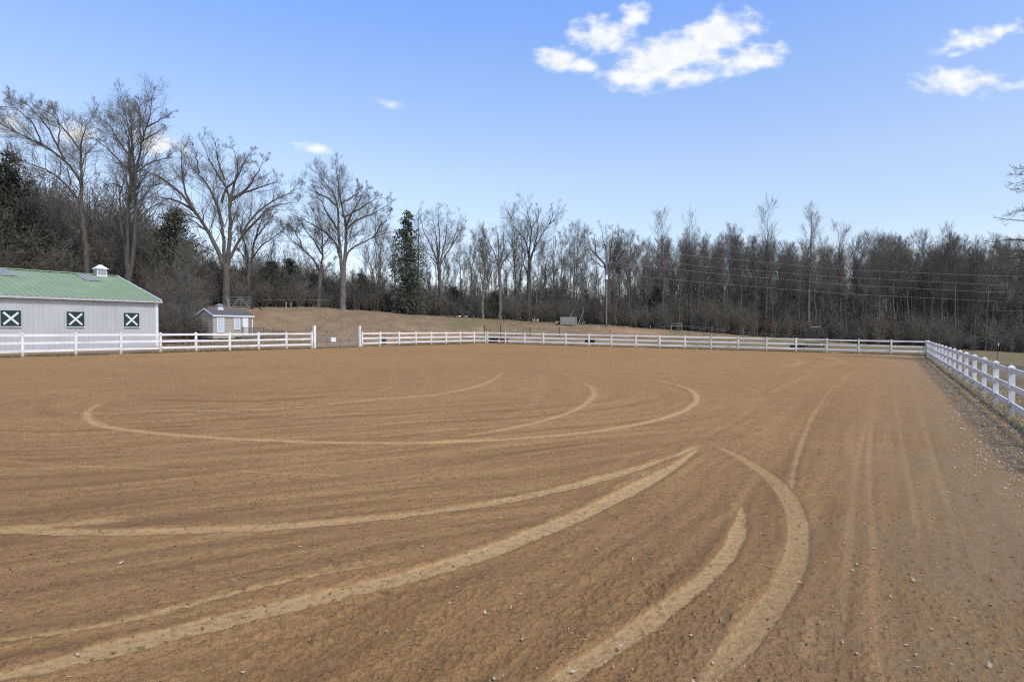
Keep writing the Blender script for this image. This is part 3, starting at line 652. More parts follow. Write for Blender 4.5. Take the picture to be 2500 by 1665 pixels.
    for xc in xw:
        sh = MB().box(xc - s + .06, xc + s - .06, -.075, -.037, zc - s + .06, zc + s - .06).build('shutter', M['shutter'], root)
        fr = MB()
        fr.box(xc - s, xc + s, -.10, -.037, zc + s - .06, zc + s); fr.box(xc - s, xc + s, -.10, -.037, zc - s, zc - s + .06)
        fr.box(xc - s, xc - s + .06, -.10, -.037, zc - s + .06, zc + s - .06); fr.box(xc + s - .06, xc + s, -.10, -.037, zc - s + .06, zc + s - .06)
        fr.build('frame', M['shutter'], sh)
        k = s - .13
        MB().bar((xc - k, -.088, zc - k), (xc + k, -.088, zc + k), .125, .02, up=(0, 1, 0)).build('cross_board', M['white_trim'], sh)
        MB().bar((xc - k, -.086, zc + k), (xc + k, -.086, zc - k), .125, .018, up=(0, 1, 0)).build('cross_board', M['white_trim'], sh)
        MB().box(xc - s - .02, xc + s + .02, -.115, -.036, zc - s - .05, zc - s - .005).build('sill', M['white_trim'], sh)
    # cupola
    cx_, cw = -1.06, .37; cu = MB().box(cx_ - cw, cx_ + cw, HW - cw, HW + cw, RID - .3, RID + .56).build('cupola', M['white_trim'], root)
    bs = MB().box(cx_ - cw - .06, cx_ + cw + .06, HW - cw - .06, HW + cw + .06, RID - .3, RID + .02).build('base', M['white_trim'], cu)
    lv = MB()
    for i in range(7):
        z = RID + .10 + i * .06
        lv.bar((cx_ - cw + .07, HW - cw - .02, z), (cx_ + cw - .07, HW - cw - .02, z), .05, .012, up=(0, -1, .9))
        lv.bar((cx_ + cw + .02, HW - cw + .07, z), (cx_ + cw + .02, HW + cw - .07, z), .05, .012, up=(1, 0, .9))
        lv.bar((cx_ - cw - .02, HW - cw + .07, z), (cx_ - cw - .02, HW + cw - .07, z), .05, .012, up=(-1, 0, .9))
    lv.build('louvre', M['grey_trim'], cu)
    q = cw + .13; b = MB(); z0 = RID + .562
    b.add([(cx_ - q, HW - q, z0), (cx_ + q, HW - q, z0), (cx_ + q, HW + q, z0), (cx_ - q, HW + q, z0), (cx_ - .09, HW - .09, z0 + .37), (cx_ + .09, HW - .09, z0 + .37), (cx_ + .09, HW + .09, z0 + .37), (cx_ - .09, HW + .09, z0 + .37)],
          [(3, 2, 1, 0), (4, 5, 6, 7), (0, 1, 5, 4), (1, 2, 6, 5), (2, 3, 7, 6), (3, 0, 4, 7)]); b.build('cap_roof', M['white_trim'], cu)
    return root
build_barn()

# ------------------------------------------------------------------ small shed with porch (local x along the front, y to the back)
def build_shed():
    D0 = 60.0; c = P(520.5, 822, D0); d = Vector((.54, .84, 0)).normalized(); ang = math.atan2(d.y, d.x)
    root = empty('garden_shed', c, ang); tag(root, 'small taupe sided shed on blocks with grey shingle roof and porch', 'shed')
    L, Wd = 4.45, 2.9; E = (HOR - 769) / F * D0 - (HOR - 822) / F * D0; Rg = E + .66; PX = 3.95          # house body ends at PX, porch to L
    def lap(b, p0, p1, z0, z1, nrm, step=.155, top=None):
        p0, p1, nrm = Vector(p0), Vector(p1), Vector(nrm); z = z0; i = 0
        while z < z1 - .01:
            zt = min(z + step, z1)
            f0, f1 = (0, 1), (0, 1)
            if top: f0, f1 = top(z), top(zt)
            a, c_ = p0.lerp(p1, f0[0]), p0.lerp(p1, f0[1]); a2, c2 = p0.lerp(p1, f1[0]), p0.lerp(p1, f1[1])
            o = nrm * .028; i_ = nrm * .004
            b.add([a + o + Vector((0, 0, z)), c_ + o + Vector((0, 0, z)), c2 + i_ + Vector((0, 0, zt)), a2 + i_ + Vector((0, 0, zt)), a + i_ + Vector((0, 0, z)), c_ + i_ + Vector((0, 0, z))], [(0, 1, 2, 3), (4, 5, 1, 0)])
            z = zt
    b = MB(); b.box(0.01, PX, .01, Wd - .01, -.18, E - .01); b.build('body', M['siding'], root)
    b = MB(); lap(b, (0, 0, 0), (PX, 0, 0), -.18, E - .02, (0, -1, 0)); tag(b.build('front_siding', M['siding'], root), kind='stuff')
    def gt(z):
        if z <= E: return (0, 1)
        f = (z - E) / (Rg - E) * .5; return (f, 1 - f)
    b = MB(); lap(b, (0, Wd, 0), (0, 0, 0), -.18, Rg - .02, (-1, 0, 0), top=gt); tag(b.build('gable_siding', M['siding'], root), kind='stuff')
    b = MB(); b.add([(.012, .01, E - .02), (.012, Wd - .01, E - .02), (.012, Wd / 2, Rg - .02), (PX, .01, E - .02), (PX, Wd - .01, E - .02), (PX, Wd / 2, Rg - .02)], [(0, 2, 1), (3, 4, 5), (0, 3, 5, 2), (1, 2, 5, 4)]); b.build('attic', M['siding'], root)
    for x, y in ((0, 0), (0, Wd)): MB().box(x - .035, x + .05, y - .036 if y == 0 else y - .05, y + .05 if y == 0 else y + .036, -.18, E - .03).build('corner_trim', M['siding'], root)
    ov = .12; sl = (Rg - E) / (Wd / 2)
    for s_ in (0, 1):
        f = (lambda y: y) if s_ == 0 else (lambda y: Wd - y)
        b = MB(); n = 8
        for i in range(n):                                             # shingle courses, each lapped over the one below
            y0 = -ov + (Wd / 2 + ov) * i / n; y1 = -ov + (Wd / 2 + ov) * (i + 1) / n
            z0 = E + sl * y0 + .055; z1 = E + sl * y1 + .035
            b.add([(-.1, f(y0), z0), (L + .08, f(y0), z0), (L + .08, f(y1), z1), (-.1, f(y1), z1), (-.1, f(y0), z0 - .03), (L + .08, f(y0), z0 - .03)], [(0, 1, 2, 3), (4, 5, 1, 0)] if s_ == 0 else [(3, 2, 1, 0), (0, 1, 5, 4)])
        b.build('roof', M['shingle'], root)
        MB().bar((-.115, f(-ov), E - sl * ov + .01), (-.115, Wd / 2, Rg + .01), .03, .13).build('rake_trim', M['white_trim'], root)
        MB().box(-.1, L + .08, f(-ov) - .035 if s_ == 0 else f(-ov), f(-ov) if s_ == 0 else f(-ov) + .035, E - sl * ov - .10, E - sl * ov + .05).build('fascia', M['white_trim'], root)
    # windows: white frame, two sashes of panes
    for x0, x1, z0, z1 in ((.36, 1.16, .42, E - .26), (2.22, 2.92, .72, E - .28)):
        fr = MB(); w = .10
        fr.box(x0, x1, -.07, -.029, z1 - w, z1); fr.box(x0, x1, -.07, -.029, z0, z0 + w); fr.box(x0, x0 + w, -.07, -.029, z0 + w, z1 - w); fr.box(x1 - w, x1, -.07, -.029, z0 + w, z1 - w)
        wn = fr.build('window', M['white_trim'], root)
        zm = (z0 + z1) / 2
        for za, zb in ((z0 + w, zm - .02), (zm + .02, z1 - w)): MB().box(x0 + w, x1 - w, -.04, -.0305, za, zb).build('pane', M['glass'], wn)
        mb = MB(); mb.box(x0 + w, x1 - w, -.060, -.030, zm - .0195, zm + .0195)
        for za, zb in ((z0 + w, zm - .02), (zm + .02, z1 - w)):
            mb.box(x0 + w, x1 - w, -.052, -.041, (za + zb) / 2 - .01, (za + zb) / 2 + .01); mb.box((x0 + x1) / 2 - .008, (x0 + x1) / 2 + .008, -.0505, -.0415, za, zb)
        mb.build('muntin', M['white_trim'], wn)
    # porch end: door wall, post, floor
    dr = MB().box(3.20, 3.82, -.075, -.03, .02, E - .25).build('door', M['white'], root)
    MB().box(3.26, 3.31, -.12, -.076, .9, .98).build('handle', M['steel'], dr)
    MB().box(L - .12, L, .02, .14, -.15, E - .06).build('porch_post', M['white_trim'], root)
    MB().box(PX + .01, L - .13, Wd - .10, Wd - .04, -.15, E - .06).build('porch_wall', M['siding'], root)
    MB().box(PX + .005, L, -.06, Wd - .12, -.17, -.02).build('porch_floor', M['wood'], root)
    for x, y in ((.35, .35), (2.2, .35), (1.2, 2.4), (3.1, 2.4), (4.2, .3)): MB().box(x - .2, x + .2, y - .2, y + .2, -.75, -.182).build('block', M['block'], root)
    # cupola
    cx_, cy_, w = 1.55, Wd / 2, .25
    cu = MB().box(cx_ - w, cx_ + w, cy_ - w, cy_ + w, Rg - .12, Rg + .34).build('cupola', M['white_trim'], root)
    MB().box(cx_ - w - .05, cx_ + w + .05, cy_ - w - .05, cy_ + w + .05, Rg - .2, Rg + .03).build('base', M['white_trim'], cu)
    q = w + .12; b = MB(); z0 = Rg + .342; b.add([(cx_ - q, cy_ - q, z0), (cx_ + q, cy_ - q, z0), (cx_ + q, cy_ + q, z0), (cx_ - q, cy_ + q, z0), (cx_, cy_, z0 + .26)], [(3, 2, 1, 0), (0, 1, 4), (1, 2, 4), (2, 3, 4), (3, 0, 4)]); b.build('cap_roof', M['green_steel'], cu)
    gl = MB(); gl.box(cx_ - w + .06, cx_ + w - .06, cy_ - w - .012, cy_ - w - .003, Rg + .07, Rg + .30); gl.box(cx_ - w - .012, cx_ - w - .003, cy_ - w + .06, cy_ + w - .06, Rg + .07, Rg + .30); gl.build('pane', M['glass'], cu)
    # deck with railing and a ramp dropping to the right
    def rail(pts, h, nm):
        rt = nm
        for i in range(len(pts) - 1):
            a, c_ = Vector(pts[i]), Vector(pts[i + 1]); up = Vector((0, 0, h))
            MB().bar(a + up, c_ + up, .10, .05).build('hand_rail', M['wood'], rt)
            MB().bar(a + Vector((0, 0, .1)), c_ + Vector((0, 0, .1)), .05, .06).build('bottom_rail', M['wood'], rt)
            n = max(2, int((c_ - a).length / .13)); bb = MB()
            for k in range(1, n): q_ = a.lerp(c_, k / n); bb.box(q_.x - .018, q_.x + .018, q_.y - .018, q_.y + .018, q_.z + .13, q_.z + h - .03)
            tag(bb.build('baluster', M['wood'], rt), kind='stuff')
        for p in pts: MB().box(p[0] - .05, p[0] + .05, p[1] - .05, p[1] + .05, p[2] - .6, p[2] + h + .12).build('rail_post', M['wood'], rt)
    dk = empty('porch_deck', Vector(root.location) + Vector((math.cos(ang) * 2.35 + math.sin(ang) * 1.25, math.sin(ang) * 2.35 - math.cos(ang) * 1.25, 0)), ang)
    tag(dk, 'weathered wooden deck with railings and a ramp in front of the shed', 'deck')
    for i in range(9): MB().box(0, 2.6, .02 + i * .135, .02 + i * .135 + .125, -.16, -.03).build('plank', M['wood'], dk)
    rail([(.05, 0, -.05), (1.35, 0, -.05), (2.55, 0, -.05)], .95, dk)
    for i in range(16): 
        x0 = 2.62 + i * .24; z = -.12 - .022 * i; MB().box(x0, x0 + .23, .05, 1.2, z - .07, z).build('plank', M['wood'], dk)
    rail([(2.75, 1.25, -.1), (4.6, 1.25, -.26), (6.3, 1.25, -.42)], .9, dk)
    rail([(3.6, 0, -.2), (4.9, 0, -.3), (6.3, 0, -.42)], .85, dk)
    return root
build_shed()

# ------------------------------------------------------------------ hill gate above the shed
def hill_gate():
    D_ = 72.5
    a = Gp(561, D_); b = Gp(614, D_); zb = P(0, 753, D_).z
    a.z = b.z = zb
    root = empty('field_gate', a, math.atan2(b.y - a.y, b.x - a.x)); L = (b - a).length; h = 1.32
    tag(root, 'grey green pipe gate with diagonal braces on the bank above the shed', 'gate')
    MB().tube([(0, 0, .05), (0, 0, h), (L, 0, h), (L, 0, .05), (0, 0, .05)], .04, 6).build('frame', M['green_steel'], root)
    for z in (.3, .53, .76, 1.0): MB().tube([(.03, 0, z), (L - .03, 0, z)], .03, 6).build('rail', M['green_steel'], root)
    MB().bar((.3, -.05, .1), (L * .46, -.05, h - .06), .035, .085).build('brace', M['old_wood'], root)
    MB().bar((L * .90, -.05, .1), (L * .54, -.05, h - .06), .035, .085).build('brace', M['old_wood'], root)
    MB().bar((L * .5, -.05, .62), (L * .5, -.05, h - .03), .10, .035).build('brace', M['green_steel'], root)
    def post(px0, py0, px1, py1, r, m, label, dd=0):
        p0, p1 = P(px0, py0, D_ + dd), P(px1, py1, D_ + dd); p0 = p0 - (p1 - p0) * .18
        mid = p0.copy(); o = MB().tube([(0, 0, 0), tuple((p1 - p0) * .5 + Vector((.02, 0, 0))), tuple(p1 - p0)], [r * 1.08, r, r * .95], 8).build('wooden_post', m, None, mid, smooth_sh=False); tag(o, label, 'post')
    post(560, 752, 555, 727, .085, M['old_wood'], 'leaning grey wooden post at the left of the pipe gate on the bank')
    post(616.5, 753, 616.5, 733, .11, M['dark_wood'], 'black wooden post at the right of the pipe gate on the bank')
    post(636, 753, 619, 735, .07, M['dark_wood'], 'black slanting brace pole right of the pipe gate on the bank', .05)
hill_gate()

# small field posts
def field_post(px, ptop, d, label, cat='post', m='rust', r=.03, group=None, lean=0, pbot=None, insul=False):
    g = Gp(px, d); top = P(px + lean, ptop, d); h = top.z - g.z
    o = MB().tube([(0, 0, -.3), (0, 0, h * .5) if not lean else ((top.x - g.x) * .5, 0, h * .5), (top.x - g.x, 0, h)], r, 6).build('field_post', M[m], None, g); tag(o, label, cat, group)
    if insul: MB().tube([(top.x - g.x, 0, h - .02), (top.x - g.x, 0, h + .12)], .045, 6).build('insulator', M['white'], o)
    return o
field_post(1187, 794, 72, 'dark T-post leaning left behind the bend of the far fence', lean=-5, r=.05, group='dark posts behind the far fence')
field_post(1222, 792, 72, 'tall dark upright post between the two black tubs', r=.055, group='dark posts behind the far fence')
field_post(1294, 799, 73, 'dark post behind the far fence, midway between tubs and wooden box', r=.055, group='dark posts behind the far fence')
field_post(1365.5, 800, 74, 'dark rusty post standing in front of the weathered wooden box', r=.055, group='dark posts behind the far fence')
for px, pt, d, lb in ((1258, 807, 74, 'thin post with a white cap just right of the black tubs'), (1462, 801, 80, 'thin post with a white cap below the utility pole'), (1528, 799, 84, 'thin post with a white cap at the left edge of the orange clay bank'), (1588, 798, 84, 'thin post with a white cap between the clay bank and the small pipe gate')):
    field_post(px, pt, d, lb, r=.022, group='thin white-capped posts', insul=True)
for px, pt, d, lb in ((677, 743, 76, 'thin dark post on the bank crest, leftmost of four'), (727, 743, 77, 'thin dark post on the bank crest, second from left'), (771, 745, 78, 'thin dark post on the bank crest, third from left'), (812, 747, 79, 'thin dark post on the bank crest, rightmost of four')):
    field_post(px, pt, d, lb, r=.03, group='thin posts along the bank crest')
for px, pt, lb in ((699, 737, 'short pale wooden stump post on the crest, left of the pair'), (711, 738, 'short pale wooden stump post on the crest, right of the pair')):
    field_post(px, pt, 80, lb, m='old_wood', r=.09, group='pale stump posts on the crest')
o = field_post(2430, 845, 27, 'thin black step-in post with white top leaning behind the right fence', r=.012, lean=8, insul=False)
g_ = Gp(2430, 27); t_p = P(2438, 843, 27); MB().tube([tuple(t_p - g_ - Vector((0, 0, .03))), tuple(t_p - g_ + Vector((.01, 0, .10)))], .018, 6).build('insulator', M['white'], o)
# wire strands on the crest and across the lower pasture
def strand(pts, r, label, mname='steel'):
    p0 = Vector(pts[0]); o = MB().tube([tuple(Vector(p) - p0) for p in pts], r, 4, False).build('fence_wire', M[mname], None, p0); tag(o, label, 'wire'); return o
for k, hgt in enumerate((.45,)):
    strand([Gp(640, 75) + Vector((0, 0, .95))] + [Gp(px, d) + Vector((0, 0, 1.0 - .03)) for px, d in ((677, 76), (727, 77), (771, 78), (812, 79))], .006, 'thin wire strung between the posts along the bank crest')
# small pipe gate and wire fence by the wood
def wood_gate():
    D_ = 86; a = P(1638.5, 815, D_); b = P(1664, 815, D_); root = empty('pipe_gate', (a.x, a.y, gz(a.x, a.y)), 0); z0 = gz(a.x, a.y); L = b.x - a.x
    tag(root, 'small open pipe gate frame with pale rails at the edge of the wood', 'gate')
    for x, zt in ((0, P(0, 794, D_).z - z0), (L, P(0, 787, D_).z - z0)): MB().tube([(x, 0, -.3), (x, 0, zt)], .06, 6).build('post', M['old_wood'], root)
    for py in (790.5, 796): MB().tube([(0, -.05, P(0, py, D_).z - z0), (L, -.05, P(0, py - .8, D_).z - z0)], .035, 6).build('rail', M['steel'], root)
wood_gate()
for k, (pa, pb, lb) in enumerate((((1664, 794, 86), (1960, 822, 94), 'upper thin wire running right from the small pipe gate'), ((1664, 798, 86), (1960, 827, 94), 'lower thin wire running right from the small pipe gate'), ((1588, 800, 84), (1638, 796, 86), 'thin wire from the white-capped post to the small pipe gate'))):
    strand([P(*pa), P((pa[0] + pb[0]) / 2, (pa[1] + pb[1]) / 2 + 1, (pa[2] + pb[2]) / 2), P(*pb)], .008, lb)
for px, pt, d, lb in ((1738, 795, 89, 'pale fence post at the wood edge with wires, left one'), (1814, 801, 91, 'pale fence post at the wood edge with wires, right one')):
    field_post(px, pt, d, lb, m='old_wood', r=.04, group='pale posts at the wood edge')

# ------------------------------------------------------------------ things in the far pasture
def wooden_box():
    D_ = 83; a = P(1369, 792, D_); b = P(1407, 794, D_); z0 = min(gz(a.x, D_), a.z) - .02
    root = empty('wooden_box', (a.x, a.y, z0)); L = b.x - a.x; h = P(0, 774, D_).z - z0
    tag(root, 'weathered grey wooden box of boards on the pasture below the wood', 'box')
    n = 5
    for i in range(n): MB().box(0.05, L - .05, 0, .05, h * i / n + .012, h * (i + 1) / n - .012).build('board', M['old_wood'], root).rotation_euler = (0, random.uniform(-.008, .008), 0)
    for x in (0, L): MB().box(x - .05, x + .06, -.06, .06, -.2, h + .06).build('corner_post', M['old_wood'], root)
    for i in range(n): MB().box(0.0, .05, .07, 1.25, h * i / n + .012, h * (i + 1) / n - .012).build('side_board', M['old_wood'], root)
    MB().box(0.07, L - .07, 1.22, 1.27, 0, h * .9).build('back_board', M['old_wood'], root)
    MB().box(0.06, L - .06, .06, 1.2, h * .45, h * .5).build('shelf', M['dark_wood'], root)
    p = P(1362, 786, D_); z = gz(p.x, D_); lg = empty('cut_log', (p.x, D_ - .2, z + .25), R(65)); tag(lg, 'short dark log with a pale cut end beside the wooden box', 'log')
    MB().tube([(-.5, 0, 0), (.5, 0, 0)], .26, 12).build('bark', M['dark_wood'], lg)
    MB().tube([(-.53, 0, 0), (-.502, 0, 0)], .19, 12).build('cut_face', M['pale_wood'], lg)
    for (x0, y0, x1, y1), lb in (((1391, 776, 1400, 757), 'bare pole leaning behind the wooden box'), ((1411, 790, 1425, 757), 'bare pole leaning at the right end of the wooden box')):
        q0, q1 = P(x0, y0, D_ + 1.6), P(x1, y1, D_ + 2); 
        q0 = Vector((q0.x - (.55 if x0 < 1400 else .1), q0.y, gz(q0.x, q0.y) - .1))
        o = MB().tube([(0, 0, 0), tuple((q1 - q0) * .5 + Vector((.03, 0, 0))), tuple(q1 - q0)], [.05, .045, .035], 6).build('leaning_pole', M['old_wood'], None, q0); tag(o, lb, 'pole', 'leaning poles by the wooden box')
wooden_box()
def lathe(prof, n=20):
    b = MB(); vs = [(r * math.cos(2 * math.pi * k / n), r * math.sin(2 * math.pi * k / n), z) for r, z in prof for k in range(n)]
    fs = [(i * n + k, i * n + (k + 1) % n, (i + 1) * n + (k + 1) % n, (i + 1) * n + k) for i in range(len(prof) - 1) for k in range(n)]
    b.add(vs, fs); return b
def tub(px, d, rx, h, label, m, group=None, shape='tub'):
    g = Gp(px, d)
    prof = {'tub': [(0, .02), (.86, .02), (.88, 0), (.95, h * .9), (1.03, h * .93), (1.03, h), (.97, h), (.90, .06), (0, .05)],
            'barrel': [(0, .0), (.9, 0), (.95, .04), (1.0, h * .33), (.96, h * .36), (1, h * .39), (1, h * .62), (.96, h * .65), (1, h * .68), (.93, h * .97), (.9, h), (0, h - .02)]}[shape]
    o = lathe([(r * rx, z) for r, z in prof]).build('water_tub' if shape == 'tub' else 'barrel', M[m], None, g, smooth_sh=True); tag(o, label, 'tub' if shape == 'tub' else 'barrel', group); return o
tub(1205, 69.8, .58, .52, 'round black tub behind the far bend of the fence, left of the pair', 'black', 'black tubs behind the far fence')
tub(1231, 69.2, .50, .50, 'round black tub behind the far bend of the fence, right of the pair', 'black', 'black tubs behind the far fence')
tub(1440, 68.5, .62, .52, 'black tub standing alone behind the middle of the far fence', 'black')
tub(937.5, 58.8, .22, .74, 'dark blue barrel behind the fence just right of the gates', 'blue_plastic', shape='barrel')
def trough():
    g = Gp(1948, 64.5); b = MB(); L, w, h = .72, .3, .36
    prof = [(-w, h), (-w * .8, 0), (w * .8, 0), (w, h), (w - .04, h), (w * .72, .05), (-w * .72, .05), (-w + .04, h)]
    n = len(prof); vs = [(-L, y, z) for y, z in prof] + [(L, y, z) for y, z in prof]
    b.add(vs, [(i, (i + 1) % n, n + (i + 1) % n, n + i) for i in range(n)]); 
    for x in (-L, L): b.add([(x, -w, h), (x, -w * .8, 0), (x, w * .8, 0), (x, w, h), (x + .03, -w, h), (x + .03, -w * .8, 0), (x + .03, w * .8, 0), (x + .03, w, h)], [(0, 1, 2, 3), (7, 6, 5, 4), (0, 4, 5, 1), (1, 5, 6, 2), (2, 6, 7, 3), (3, 7, 4, 0)])
    o = b.build('feed_trough', M['dark_wood'], None, g, bevel=.01); tag(o, 'low dark feed trough behind the far fence beside the hay rack', 'trough')
trough()
def hay_rack():
    d = 63; g = Gp(1991, d); root = empty('hay_rack', g); tag(root, 'bent tubular hay rack with slanted dark bars and a faded orange top rail', 'hay rack')
    zt = P(0, 798, d).z - g.z; rd = 1.02
    n = 12
    ring = lambda r, z, m=24: [(r * math.cos(2 * math.pi * k / m), r * .8 * math.sin(2 * math.pi * k / m), z) for k in range(m + 1)]
    MB().tube(ring(.78, .25), .025, 5).build('ring', M['dark_wood'], root); MB().tube(ring(1.05, .68), .025, 5).build('ring', M['dark_wood'], root)
    for k in range(n):
        a = 2 * math.pi * k / n; MB().tube([(.78 * math.cos(a), .62 * math.sin(a), .25), (1.05 * math.cos(a + .16), .84 * math.sin(a + .16), .68)], .03, 5).build('bar', M['dark_wood'], root)
    for k in range(4):
        a = math.pi / 4 + math.pi / 2 * k; MB().tube([(.78 * math.cos(a), .62 * math.sin(a), .25), (.9 * math.cos(a), .7 * math.sin(a), -.2)], .03, 5).build('leg', M['dark_wood'], root)
    for s_, y in ((-1, -.3), (1, -.3), (-1, .3), (1, .3)):
        MB().tube([(s_ * 1.0, y, .66), (s_ * .98, y, zt * .5), (s_ * .8, y, zt * .78), (s_ * .5, y * .5, zt)], .010, 5).build('hoop', M['rust'], root)
    MB().tube([(-.55, 0, zt + .02), (0, 0, zt - .03), (.52, 0, zt + .03)], .03, 6).build('top_rail', M['orange_steel'], root)
    MB().tube([(-.45, 0, zt), (-.2, 0, zt - .48), (-.1, 0, zt - .48), (.15, 0, zt - .04)], .013, 5).build('brace', M['steel'], root)
hay_rack()
# white sheets lying by the trees
for px, py, d, w, lb in ((1119, 771, 90, .9, 'pale crumpled sheet lying at the foot of the trees, left one'), (1137, 772.5, 90, .7, 'small white sheet lying at the foot of the trees, right one')):
    g = Gp(px, d); vs, fs = [], []
    for i in range(5):
        for j in range(4): vs.append((w * (i / 4 - .5), .6 * (j / 3 - .5), .12 + .22 * random.random() * (1 if 0 < i < 4 else .4)))
    for i in range(4):
        for j in range(3): a = i * 4 + j; fs.append((a, a + 4, a + 5, a + 1))
    b = MB(); b.add(vs, fs); o = b.build('plastic_sheet', M['white'], None, g); tag(o, lb, 'sheet', 'sheets by the trees')

# ------------------------------------------------------------------ utility poles and power lines
def upole(px, d, ptop, label, detail):
    g = Gp(px, d); h = P(px, ptop, d).z - g.z
    root = empty('utility_pole', g); tag(root, label, 'utility pole', 'utility poles')
    MB().tube([(0, 0, -.5), (0, 0, h * .5), (0, 0, h)], [.17, .15, .125], 10).build('pole', M['pole'], root, smooth_sh=True)
    if detail:
        MB().tube([(-.02, -.19, 0), (-.02, -.19, (793 - 680) / F * d)], .05, 6).build('conduit', M['pole_sleeve'], root)
        MB().box(-.16, .14, -.48, -.2, (793 - 679) / F * d, (793 - 668) / F * d).build('meter_box', M['white'], root, bevel=.02)
        MB().box(-.42, -.17, -.3, -.15, (793 - 681) / F * d, (793 - 678) / F * d).build('lamp_arm', M['steel'], root)
    return root
upole(1480, 84, 600, 'wooden utility pole with a small white box, left of the dense wood', True)
WL = [([(700, 573), (817, 580), (1100, 606), (1480, 607), (1740, 630), (2060, 659), (2420, 674), (2640, 676)], 'topmost power line, crossing high over the wood to the right of the pole'),
      ([(700, 594), (817, 601), (1100, 622), (1480, 622), (1700, 649.6), (2060, 678), (2450, 697), (2640, 700)], 'second power line from the top, crossing in front of the wood'),
      ([(700, 612), (817, 620), (1100, 639), (1480, 641), (1560, 649), (1740, 668), (2060, 695.6), (2400, 713), (2640, 716)], 'third power line from the top, crossing in front of the wood'),
      ([(700, 624), (820, 632), (1030, 644), (1300, 661), (1480, 668), (1740, 692), (2060, 717.7), (2450, 737), (2640, 741)], 'lowest power line, attached at the white box on the pole')]
for pts, lb in WL:
    pp = []
    for i in range(len(pts) - 1):
        for k in range(6):
            t = k / 6; x = pts[i][0] + (pts[i + 1][0] - pts[i][0]) * t; y = pts[i][1] + (pts[i + 1][1] - pts[i][1]) * t
            pp.append(P(x, y, np.interp(x, [600, 900, 1480, 2700], [79, 80.5, 83.7, 90])))
    p0 = pp[0].copy(); o = MB().tube([tuple(q - p0) for q in pp], .008, 4, False).build('power_line', M['wire'], None, p0); tag(o, lb, 'power line', 'power lines')

# ------------------------------------------------------------------ trees
def norm(v): return v / np.maximum(np.linalg.norm(v, axis=-1, keepdims=True), 1e-9)
class Tree:
    def __init__(s, seed): s.r = np.random.default_rng(seed); s.sets = {'trunk': [], 'crown': []}
    def put(s, which, Pn, Rn, k): s.sets[which].append((Pn, Rn, k))
    def spawn(s, Pn, Rn, cnt, tr=(.2, 1.0), ang=(25, 50), lr=(.5, .7), n=5, up=.08, wob=.10, rk=.02, rmin=.010, taper=.5, lmax=99, shrink=.5):
        r = s.r; m, N, _ = Pn.shape
        cnt = np.full(m, cnt) if np.isscalar(cnt) else cnt
        idx = np.repeat(np.arange(m), cnt); K = len(idx)
        if K == 0: return np.zeros((0, n, 3)), np.zeros((0, n))
        t = r.uniform(tr[0], tr[1], K); f = t * (N - 1); i = np.minimum(f.astype(int), N - 2); w = (f - i)[:, None]
        A, B = Pn[idx, i], Pn[idx, i + 1]; pos = A + (B - A) * w; tan = norm(B - A)
        rp_ = Rn[idx, i] * (1 - w[:, 0]) + Rn[idx, i + 1] * w[:, 0]
        Lp = np.linalg.norm(np.diff(Pn, axis=1), axis=2).sum(1)[idx]
        perp = norm(np.cross(tan, norm(r.normal(size=(K, 3)))))
        an = np.radians(r.uniform(ang[0], ang[1], K))[:, None]
        d = norm(np.cos(an) * tan + np.sin(an) * perp)
        L = np.minimum(Lp * r.uniform(lr[0], lr[1], K) * (1 - shrink * t), lmax)
        out_ = np.zeros((K, n, 3)); out_[:, 0] = pos
        for k in range(1, n):
            d = norm(d + np.array([0, 0, up]) + wob * r.normal(size=(K, 3)))
            out_[:, k] = out_[:, k - 1] + d * (L / (n - 1))[:, None]
        r0 = np.maximum(np.minimum(rp_ * .72, rk * L), rmin)
        rad = r0[:, None] * np.linspace(1, 0, n)[None, :] * (1 - taper * 0) ; rad = np.maximum(rad, rmin * .75)
        return out_, rad
    def meshes(s):
        res = {}
        for w, lst in s.sets.items():
            V, Fq, o = [], [], 0
            for Pn, Rn, k in lst:
                m, n, _ = Pn.shape
                if m == 0: continue
                T = np.empty_like(Pn); T[:, 1:-1] = Pn[:, 2:] - Pn[:, :-2] if n > 2 else T[:, 1:-1]; T[:, 0] = Pn[:, 1] - Pn[:, 0]; T[:, -1] = Pn[:, -1] - Pn[:, -2]; T = norm(T)
                ref = np.array([.31, .77, .12]); ref = ref / np.linalg.norm(ref)
                X_ = norm(np.cross(T, ref)); Y_ = np.cross(T, X_)
                a = np.arange(k) * 2 * np.pi / k
                ring = Pn[:, :, None] + Rn[:, :, None, None] * (np.cos(a)[None, None, :, None] * X_[:, :, None] + np.sin(a)[None, None, :, None] * Y_[:, :, None])
                V.append(ring.reshape(-1, 3))
                I = np.arange(m * n * k).reshape(m, n, k) + o; J = np.roll(I, -1, axis=2)
                Fq.append(np.stack([I[:, :-1], J[:, :-1], J[:, 1:], I[:, 1:]], -1).reshape(-1, 4)); o += m * n * k
            res[w] = np_mesh(w, np.concatenate(V), Fq, True) if V else None
        return res
def resample(pts, n):
    pts = np.asarray(pts, float); L = np.concatenate([[0], np.cumsum(np.linalg.norm(np.diff(pts, axis=0), axis=1))])
    t = np.linspace(0, L[-1], n); q = np.stack([np.interp(t, L, pts[:, k]) for k in range(pts.shape[1])], 1)
    for _ in range(2): q[1:-1] = .25 * q[:-2] + .5 * q[1:-1] + .25 * q[2:]
    return q

